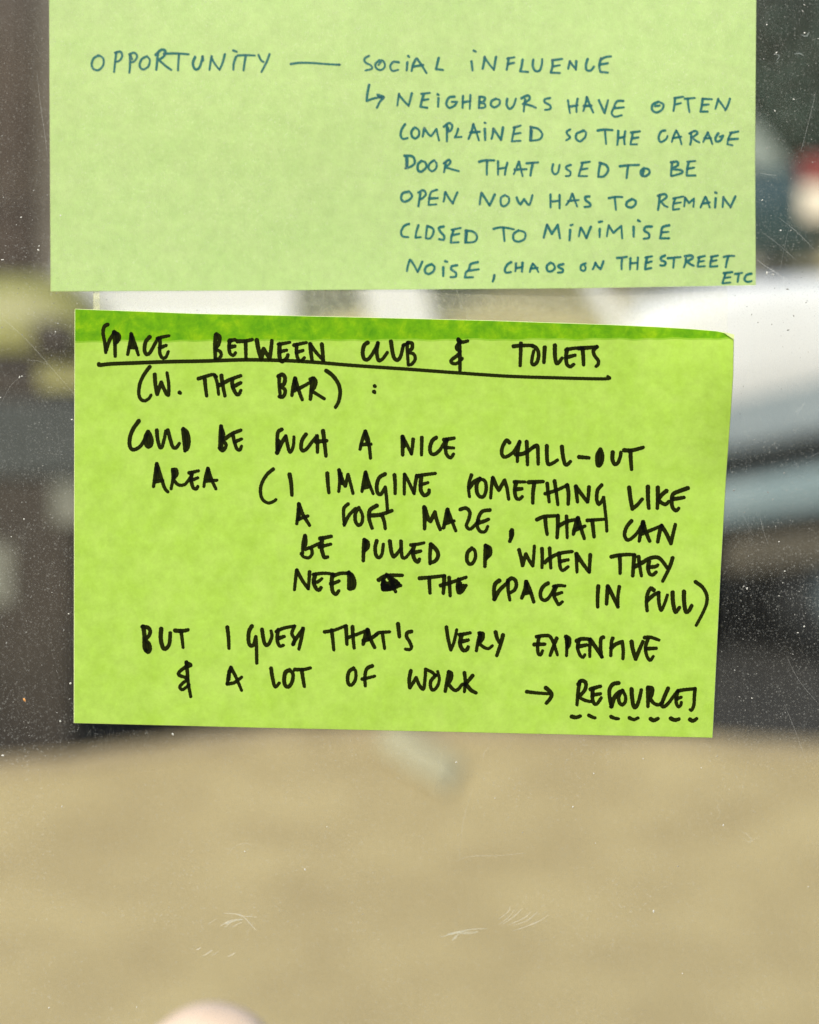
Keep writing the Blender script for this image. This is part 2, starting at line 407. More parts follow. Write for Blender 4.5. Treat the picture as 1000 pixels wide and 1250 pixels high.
def sheet(name, T, B, L_, R_, v0, v1, nu, nv, depth, D0, m, parent, sides='tblr', thick=.00012, flare=.45, vfun=None):
    """gridded sheet with thickness; cut edges (second material) splay out slightly"""
    verts = []; faces = []; mi = []
    for j in range(nv + 1):
        for i in range(nu + 1):
            u = i / nu
            a = v0(u) if callable(v0) else v0; b = v1(u) if callable(v1) else v1
            x, y = coons(T, B, L_, R_, u, a + (b - a) * j / nv)
            verts.append(P(x, y, D0 + depth(x, y)))
    W = nu + 1
    for j in range(nv):
        for i in range(nu):
            faces.append((j * W + i, (j + 1) * W + i, (j + 1) * W + i + 1, j * W + i + 1)); mi.append(0)
    front = list(verts); nb = len(verts)
    for q in front: verts.append(Vector((q.x, q.y + thick, q.z)))
    for j in range(nv):
        for i in range(nu):
            a = nb + j * W + i; faces.append((a, a + 1, a + W + 1, a + W)); mi.append(0)
    px = K * DG
    def rim(ids, dx, dz):
        for k in ids: verts.append(verts[k])
        ids0 = ids; ids = list(range(len(verts) - len(ids0), len(verts)))
        base = len(verts)
        for k in ids0:
            q = verts[k]; verts.append(Vector((q.x + dx * flare * px, q.y + thick * .5, q.z + dz * flare * px)))
        for a in range(len(ids) - 1):
            faces.append((ids[a], ids[a + 1], base + a + 1, base + a)); mi.append(1)
            faces.append((base + a, base + a + 1, nb + ids0[a + 1], nb + ids0[a])); mi.append(2)
    if 't' in sides: rim([i for i in range(W)], 0, 1)
    if 'b' in sides: rim([nv * W + i for i in range(W)], 0, -1)
    if 'l' in sides: rim([j * W for j in range(nv + 1)], -2.0, 0)
    if 'r' in sides: rim([j * W + nu for j in range(nv + 1)], 1.5, 0)
    return add(name, verts, faces, None, parent, smooth=True, mats=[m, M['paper_edge'], m], midx=mi)

NL = thing('sticky_note', 'bright lime green note in bold black marker with underlined heading, lower of the two', 'sticky note', P(480, 882, DG))
def band_v(u):   # lower limit of the glue band as a fraction of the sheet height
    x, yt = interp(LT, u); _, yb = interp(LB, u)
    yy = 415.6 - 3.5 * u + .5 * math.sin(u * 61) + .5 * math.sin(u * 143 + 1)
    return max(.004, (yy - yt) / (yb - yt))
sheet('glue_band', LT, LB, LL, LR, 0, band_v, 160, 8, depth_low, DG, M['paper_glue'], NL, 'tlr')
band_w = lambda u: band_v(u) + .0042
sheet('glue_edge', LT, LB, LL, LR, band_v, band_w, 160, 2, depth_low, DG, M['paper_mid'], NL, 'lr')
sheet('paper_sheet', LT, LB, LL, LR, band_w, 1, 160, 100, depth_low, DG, M['paper_low'], NL, 'blr')
# tiny turned-over corner
tri = [(881.5, 404.6), (896.2, 408.2), (896.0, 414.5)]
vv = [P(x, y, DG + depth_low(x, y) - .0004) for x, y in tri] + [P(x, y, DG + depth_low(x, y) - .0003) for x, y in tri]
add('folded_corner', vv, [(0, 2, 1), (3, 4, 5), (0, 1, 4, 3), (1, 2, 5, 4), (2, 0, 3, 5)], M['paper_edge'], NL)

low = [
 ('SPACE', 110, 380, 5, "108 80 88 92 80 130 90 190 96 250/98 238 122 170 148 130/148 125 152 190 154 272/145 128 172 138 180 160 168 185 150 200/165 140 168 180/252 138 247 180 230 262/252 138 275 200 295 265/240 218 285 222/252 150 262 200/365 155 340 185 333 235 345 262 368 248 400 190 415 165/412 165 445 155 482 148/425 165 428 200 426 250 440 282 462 280 478 245/425 222 465 207"),
 ('BETWEEN', 250, 390, 5, "68 95 63 160 65 238/72 88 92 105 86 150 68 178 95 195 100 220 84 238 62 238/155 125 148 165 155 205 175 218 188 202/150 130 185 122/155 166 184 162/200 132 250 130 290 122/250 132 252 240/318 125 328 180 345 238 345 238 360 178 360 178 378 208 397 238 397 238 405 180 410 128/450 150 485 145 520 138/458 150 455 200 460 240 475 255 500 235 508 215/460 195 500 186/545 155 580 148 620 140/562 155 560 200 570 240 590 250 608 232/560 200 600 188/645 150 648 200 655 245/642 148 680 200 724 248/715 150 720 200 725 250"),
 ('CLUB', 420, 395, 5, "145 115 122 135 114 180 125 215 150 215 185 165 207 118/207 118 200 170 210 222 235 215 265 175/287 108 295 165 305 205 325 222 345 200 358 150 362 130/362 132 395 116/385 122 388 190 392 245/390 115 415 120 415 150 395 172 425 185 435 215 415 245 392 252"),
 ('AMPERSAND', 420, 395, 5, "698 95 706 150 708 285/698 95 720 112 755 105/712 112 690 135 690 155 708 170 690 195 655 222 660 240 690 242 722 212"),
 ('TOILETS', 560, 395, 5, "335 138 380 133 450 132/380 120 378 180 375 255/450 135 475 150 488 185 480 230 460 250 446 238 450 200 458 165/525 145 520 235/587 132 587 190 594 235 607 240 630 210/655 160 700 150 755 147/662 155 655 200 660 245 680 262 702 248/660 205 710 192/735 150 845 142/755 150 760 200 762 250/842 140 822 165 830 195 852 225 850 250 838 260"),
 ('HEADING UNDERLINE', 0, 0, 1, "121 444 122 445.5 135 444 170 442.6 210 441.2 250 440.5 300 439 350 440 390 442.4 420 445 450 447.2 500 450.6 560 455 620 459 680 461 739 462.2 742 459.5"),
 ('W WITH OPENING BRACKET', 150, 440, 5, "165 38 130 85 105 140 98 200 110 235 135 245 160 230 172 210/195 85 200 150 210 205 210 205 235 132 235 132 255 180 268 205 280 205 280 140 270 75/347 195 351 198"),
 ('THE', 150, 440, 5, "462 110 520 92 552 85 572 98/500 110 505 160 512 215/560 88 575 130 585 205/602 92 610 150 624 215/590 150 650 118 720 92/668 112 670 155 690 200 708 206 720 182/672 160 720 135"),
 ('BAR', 300, 440, 5, "205 95 205 150 212 220/200 95 225 85 240 105 235 140 215 155 238 175 240 200 225 222 205 220/302 108 290 160 282 212/302 108 320 170 345 238/292 185 345 160 395 132/298 130 305 170/410 110 402 170 395 235/395 115 415 108 428 130 418 165 400 182 400 182 440 208 480 232/492 62 535 95 567 145 577 195 567 250 548 285"),
 ('COLON', 300, 440, 5, "787 155 791 158/784 190 787 194"),
 ('COULD', 140, 500, 5, "148 68 115 115 95 165 92 215 105 240 125 242 160 220 188 172 205 135/205 135 190 165 190 205 205 225 222 215 228 185 215 145/206 160 208 200/258 125 262 175 275 225 290 225 305 170 312 130/325 125 340 180 355 225 375 232 395 205/418 120 424 180 430 250/420 115 445 140 455 190 447 235 432 250/434 145 440 220"),
 ('BE', 140, 500, 5, "650 100 644 160 642 235/650 105 665 150 655 180 680 210 672 240 655 250 638 232/655 130 655 230/672 178 720 145 770 125/722 148 730 190 745 235 765 245 775 222/735 195 775 178"),
 ('SUCH', 310, 500, 5, "170 120 147 138 142 200 142 262/142 262 168 205 195 160/195 160 205 210 220 258 240 225 245 165/318 150 295 185 288 230 300 250 325 235 360 190 385 160/385 160 388 210 388 258/422 130 430 190 440 282/380 195 445 188/150 190 150 240"),
 ('A', 310, 500, 5, "680 132 660 190 648 240/680 132 700 190 712 295/655 212 715 210/682 150 690 190"),
 ('NICE', 430, 505, 5, "308 140 308 190 308 250/308 140 335 190 362 245/372 155 368 200 362 245/312 150 318 200/425 145 423 250/512 145 488 165 475 205 480 240 505 245 535 220 560 180 580 155/560 158 622 148/577 160 570 200 575 245 600 268 618 245/565 205 620 208"),
 ('CHILL-OUT', 600, 515, 5, "110 125 92 112 70 145 62 185 75 212 105 205 140 175 172 120/172 120 160 180 158 240/215 120 218 190 220 260/150 198 200 190 260 150/258 152 280 145 284 200 285 255/338 145 338 200 345 255 375 250 402 232/430 150 435 200 448 255 465 258 482 240/535 213 595 218/665 165 645 200 645 255 655 268 672 250 680 205 668 165/662 185 660 250/740 185 738 225 750 255 770 250 785 215 790 185/810 172 860 172 925 155/848 175 850 230 855 288"),
 ('AREA', 170, 550, 5, "108 80 98 150 88 218/108 80 130 150 155 225 175 250/95 190 145 182/108 110 112 175/205 115 207 170 195 232/205 118 225 115 230 145 207 172 207 172 235 205 265 210 290 195 320 150/215 130 215 160/305 135 330 130 362 122/322 135 318 180 330 225 350 232 358 218/320 180 358 165/420 108 405 160 395 218/420 108 440 170 468 232/405 185 475 180/420 130 424 175"),
 ('I WITH OPENING BRACKET', 170, 550, 5, "818 112 780 145 750 195 740 245 752 295 785 318 815 312 835 298/918 145 928 200 932 270"),
 ('IMAGINE', 340, 560, 5, "298 88 302 150 308 205/370 68 374 130 368 198/372 75 395 140 408 165 408 165 425 95 425 95 440 150 455 210/380 90 388 150/532 82 520 140 510 198/532 82 550 140 578 212/518 175 560 168/534 100 538 150/650 92 615 115 600 160 605 205 625 215 645 185 652 172 652 172 660 240 666 325/708 98 712 150 712 210/770 95 768 150 768 215/770 95 800 150 827 212/845 102 835 150 828 212/845 104 900 95 958 88/872 105 868 150 870 195 890 222 915 210 920 190/865 158 912 145"),
 ('SOMETHING', 500, 560, 5, "378 98 365 140 360 180 366 230/365 175 395 138 430 120/430 120 410 155 412 205 430 230 455 225 468 180 460 135 430 122/508 115 500 170 495 238/508 115 530 165 545 190 545 190 580 130 580 130 595 180 605 245/640 140 705 140/652 140 642 190 650 235 670 245 688 230/650 185 685 182/728 142 815 138/762 145 754 200 752 268/840 150 845 200 852 262/885 135 895 200 905 278/828 212 900 190 965 158/962 160 970 210 968 275/1015 168 1020 220 1025 262/1015 168 1050 215 1085 262/1095 172 1092 220 1088 262/1172 160 1148 190 1142 240 1152 275 1168 265 1182 240 1185 240 1192 300 1200 370 1204 440"),
 ('LIKE', 660, 570, 5, "540 125 548 190 560 255 560 255 590 230 620 195/655 120 655 190 660 250/715 125 715 190 712 250/768 145 740 168 718 200 718 200 745 222 765 226 782 210/898 128 850 145 808 165 800 210 805 245 825 265 842 252/808 195 845 190 875 185"),
 ('A', 340, 610, 5, "125 25 120 80 112 145/125 25 150 90 190 155/118 118 180 98/122 60 128 120"),
 ('SOFT', 340, 610, 5, "425 25 400 50 398 100 402 155/402 148 430 95 470 52/490 48 470 80 470 130 490 155 510 135 512 90 490 48/600 35 560 60 552 100 560 140 572 172/562 95 620 90 692 66/632 95 645 130 652 175"),
 ('MAZE', 500, 610, 5, "90 45 92 110 92 175/92 48 112 110 128 130 128 130 155 75 155 75 165 120 187 180/232 60 220 115 208 170/232 60 255 120 282 188/215 145 272 128/232 80 238 125/310 58 345 50 368 75 362 115 347 158 370 178 400 152 422 122/490 62 445 70 420 110 414 160 432 192 462 192 477 162/420 140 455 130 482 118"),
 ('COMMA', 500, 610, 5, "625 185 626 215 612 252/620 195 618 235"),
 ('THAT', 500, 610, 5, "778 120 820 102 870 98 905 97/828 110 832 160 840 210/905 97 905 160 900 230/958 100 960 160 962 230/910 160 960 132 1025 118/1026 112 1010 165 1000 208/1028 110 1042 160 1066 235/1005 185 1070 160/1026 130 1032 170/1085 125 1130 122 1185 118/1115 125 1120 170 1126 225"),
 ('CAN', 660, 610, 5, "555 128 525 165 512 210 525 242 550 238 590 200 625 140/625 135 612 190 602 250/625 135 640 190 665 250/615 208 680 182 738 158/625 150 628 190/738 158 725 200 715 255/738 158 770 210 795 265 795 265 810 200 822 150"),
 ('BE', 340, 610, 5, "162 218 150 270 148 325/165 225 167 260 160 300 195 292 206 325 187 352 155 348 138 328/195 292 255 262/255 235 285 230 322 222/268 235 262 285 270 325 280 350 300 348/250 287 320 270"),
 ('PULLED', 340, 610, 5, "525 245 520 300 518 370/525 245 545 260 545 290 525 310/534 258 532 295/600 250 590 290 595 335 612 352 632 330 640 270/680 252 688 310 700 345 715 338 745 300/748 252 750 310 757 350 778 350 815 305/808 275 850 270 888 262/828 275 820 320 830 360 850 378 860 362/825 322 868 312/930 270 925 330 925 388/930 272 960 300 975 335 960 370 928 384"),
 ('UP', 500, 650, 5, "380 95 355 120 350 165 365 190 385 185 402 150 398 110 380 95/465 80 462 140 460 205/465 80 490 95 492 130 470 155/478 92 478 145"),
 ('WHEN', 500, 650, 5, "668 105 680 150 690 200 690 200 710 130 710 130 728 165 752 202 752 202 758 140 762 82/808 98 810 150 808 212/855 95 858 150 862 215/825 182 860 152 920 125 992 115/912 125 915 170 920 212 935 230 968 208/920 175 968 165/1018 130 1020 185 1022 240/1018 130 1055 185 1096 240/1103 135 1100 185 1098 240"),
 ('THEY', 660, 655, 5, "432 122 480 112 540 108 572 112/482 115 485 170 485 222/572 112 567 170 562 238/598 122 605 180 615 238/575 182 620 158 665 132 710 125 740 145 772 190/662 150 655 190 665 225 685 232 705 215/660 185 700 182 715 172/805 130 785 190 745 270"),
 ('NEED', 340, 680, 5, "112 78 104 140 98 198/112 80 145 140 182 192/190 90 187 140 182 192/215 105 260 98 300 98 338 104/225 105 215 150 230 190 248 200 260 185/215 152 240 150 265 130/338 112 380 98 425 98/330 105 325 150 330 205 350 225 368 205/320 160 345 155 370 145/430 92 430 140 428 190/425 95 450 110 465 150 460 185 435 195/445 110 450 180"),
 ('CROSSED-OUT SCRIBBLE', 340, 680, 5, "612 138 660 112 755 110/660 105 640 140 635 195/640 140 640 195 700 192/655 162 720 145/640 178 735 160/640 195 745 172/665 112 690 150 715 210/648 150 632 170/685 125 720 150 738 168/650 185 720 182/695 135 700 190/660 175 680 195"),
 ('THE', 500, 690, 5, "62 78 130 72 215 62/120 78 122 120 125 168/212 65 210 120 206 170/242 75 245 130 248 185/190 122 240 108 345 72/300 85 293 130 300 165 320 158 345 122/295 130 330 122/308 110 310 155"),
 ('SPACE', 500, 690, 5, "548 92 522 115 515 160 518 205/518 205 550 150 602 102/602 90 602 150 612 210/600 95 622 78 645 90 652 120 640 150 615 165/712 100 705 145 685 198/712 100 735 150 758 222/700 172 740 165/712 115 716 160/845 108 815 130 798 170 808 205 835 210 865 175 885 130/880 128 915 122 948 125/895 130 880 175 895 215 910 238 932 222/888 178 930 165"),
 ('IN', 680, 695, 5, "252 102 248 160 248 228/310 102 306 150 302 210/312 105 340 160 372 228/380 105 372 160 372 225"),
 ('FULL WITH CLOSING BRACKET', 680, 695, 5, "590 125 572 115 552 150 546 200 550 250/555 185 590 155 622 140/620 140 622 200 635 248 655 210 674 155/705 140 708 200 720 255 732 252 747 232/775 135 775 190 785 255 805 250 822 220/845 75 885 105 912 150 914 200 892 260 850 340"),
 ('BUT', 160, 745, 5, "75 98 82 150 82 220 90 245/70 98 105 105 118 130 105 160 85 175 110 200 118 235 105 255 88 240/98 205 100 240/185 112 182 170 195 225 215 232 235 200 240 137/270 122 310 125 348 118/305 122 312 170 318 225"),
 ('I', 160, 745, 5, "588 102 595 160 598 230"),
 ('GUESS', 160, 745, 5, "738 95 720 130 718 190 732 215 750 205 762 160 762 160 766 220 768 320/800 115 808 170 820 208 840 205 860 160 855 125/888 128 930 108 995 95/900 118 892 170 905 215 930 212/905 168 935 158/998 95 982 140 998 175 988 208/990 205 1002 180 1048 112/1050 110 1040 170 1025 235"),
 ("THAT'S", 340, 745, 5, "282 130 340 120 412 92/325 120 332 180 338 240/412 95 415 150 418 205/452 100 455 160 462 228/425 165 480 145 545 118/543 118 527 165 517 205/545 118 560 170 587 225/520 182 560 172 600 145/545 135 548 175/595 148 615 135 678 130/635 135 640 180 648 232/730 82 735 130 738 160/812 128 787 135 782 160 800 190 812 222 800 238 775 235"),
 ('VERY', 520, 745, 5, "125 102 135 170 152 240 152 240 172 190 188 118/205 148 240 142 270 136/218 148 208 200 225 240 248 240 258 222/215 190 258 180/332 138 318 190 308 245/325 138 348 142 345 175 322 198 322 198 350 222 380 232 405 215/330 150 330 185/425 132 435 170 448 195/470 150 458 200 432 275"),
 ('EXPENSIVE', 640, 750, 5, "75 135 120 128 155 132 175 165 190 205 202 245/90 135 82 190 85 235 100 245 112 220/62 182 125 180/198 145 180 190 158 248/256 135 260 190 258 250/255 135 275 150 272 185 260 205/264 150 262 190/320 160 350 148 400 150/335 155 325 200 340 245 358 260 370 245/330 195 380 185/402 150 400 200 400 255/405 155 440 205 475 258/482 138 468 150 466 200 472 258/540 145 532 170 528 250/530 205 560 180 598 165 598 165 604 220 602 268/655 165 662 210 680 270 680 270 700 220 724 165/735 140 770 138 822 155/755 148 740 200 748 250 768 278 787 255/745 208 805 205"),
 ('AMPERSAND', 200, 790, 5, "138 90 145 160 150 220 165 300/138 95 165 108 130 122 95 150 95 170 145 190 120 215 98 240 115 258 155 228"),
 ('A', 200, 790, 5, "410 122 395 170 388 225/410 122 440 180 475 262/388 222 430 215 475 182/400 145 398 195"),
 ('LOT', 200, 790, 5, "655 128 665 190 680 240 705 218/768 138 742 155 735 205 745 235 765 238 785 205 788 160 768 138/800 135 850 135 895 125/842 138 850 190 858 238"),
 ('OF', 400, 795, 5, "158 102 130 125 122 170 130 200 150 202 170 170 172 125 158 102/272 88 240 105 228 150 230 210/212 168 250 160 288 150"),
 ('WORK', 400, 795, 5, "508 118 498 170 502 220 502 220 525 185 540 160 540 160 560 205 585 228 595 160 598 108 598 108 635 125 660 145/660 145 630 180 630 220 645 235 668 215 682 170 672 122/740 130 728 190 718 242/740 125 755 135 752 170 735 195 735 195 765 230 790 235 822 200/835 130 840 180 835 245/885 148 862 175 840 205/845 200 875 235 905 252"),
 ('ARROW', 630, 815, 5, "65 145 120 152 200 158/182 122 215 155 210 185 185 215"),
 ('RESOURCES', 630, 815, 5, "388 85 378 150 372 225/380 100 400 78 425 90 422 130 395 165 383 178 383 178 420 198 455 205/455 130 485 120 515 112/470 130 465 175 475 215 495 218 520 182/470 165 515 158/625 92 590 100 570 135 572 190 582 235/582 235 600 180 625 150 650 138/650 138 628 170 628 205 645 225 665 210 668 175 650 138/705 130 708 180 718 235 735 235 752 190 764 135/805 125 805 175 805 235/805 120 830 125 830 155 818 185 818 185 840 215 870 225 895 205/928 125 910 165 890 220 900 237 925 220 960 175 985 140/990 140 1030 133 1092 127/990 140 978 175 978 215 990 237 1003 229 1009 210/982 188 1008 179/1092 127 1088 175 1085 225 1072 257 1062 255"),
 ('DASHED UNDERLINE', 630, 815, 5, "340 297 365 302 392 294/445 290 465 300 482 305/580 298 605 308 625 310/692 305 720 315 745 305/822 312 840 320 866 309/945 309 970 318 994 312/1062 315 1080 323 1102 310"),
]
for nm, ox, oy, k, s in low:
    st = parse(s, ox, oy, k)
    r = 2.48 if nm not in ('HEADING UNDERLINE',) else 2.15
    what = {'AMPERSAND': 'black handwritten ampersand', 'COLON': 'black handwritten colon', 'COMMA': 'black handwritten comma', 'ARROW': 'black handwritten arrow pointing right',
            'HEADING UNDERLINE': 'long black line under the heading', 'DASHED UNDERLINE': 'dashed black line under RESOURCES', 'CROSSED-OUT SCRIBBLE': 'scribbled-out black word'}.get(nm, 'black handwritten ' + nm)
    ink_word(nm, st, r, .5, depth_low, M['ink_black'], NL, what, DG, .00003)

# ------------------------------------------------------------------ upper note, behind the glass
DU = DG + GT + .0012
UT = [(0, 61.0, -190), (.5, 490, -191), (1, 923.5, -192)]
UB = [(0, 62.3, 355.4), (.35, 360, 354.0), (.72, 700, 351.6), (1, 922.5, 348.0)]
UL = [(0, 61.0, -190), (.35, 60.5, 0), (.7, 61.4, 190), (1, 62.3, 355.4)]
UR = [(0, 923.5, -192), (.35, 923, 0), (.7, 921.6, 190), (1, 922.5, 348.0)]
def depth_up(x, y):
    return .0006 * math.sin(x / 170 + .5) * sstep(-100, 300, y) + .0009 * sstep(120, 355, y) + .0003 * math.sin(x / 90 + y / 120) + .0009
NU = thing('sticky_note', 'paler green note with small teal pen handwriting, cut off by the top edge', 'sticky note', P(490, 354, DU))
sheet('paper_sheet', UT, UB, UL, UR, 0, 1, 120, 80, depth_up, DU, M['paper_up'], NU, 'tblr', flare=.2)
ka, kb = 1000 / 260, 1000 / 240
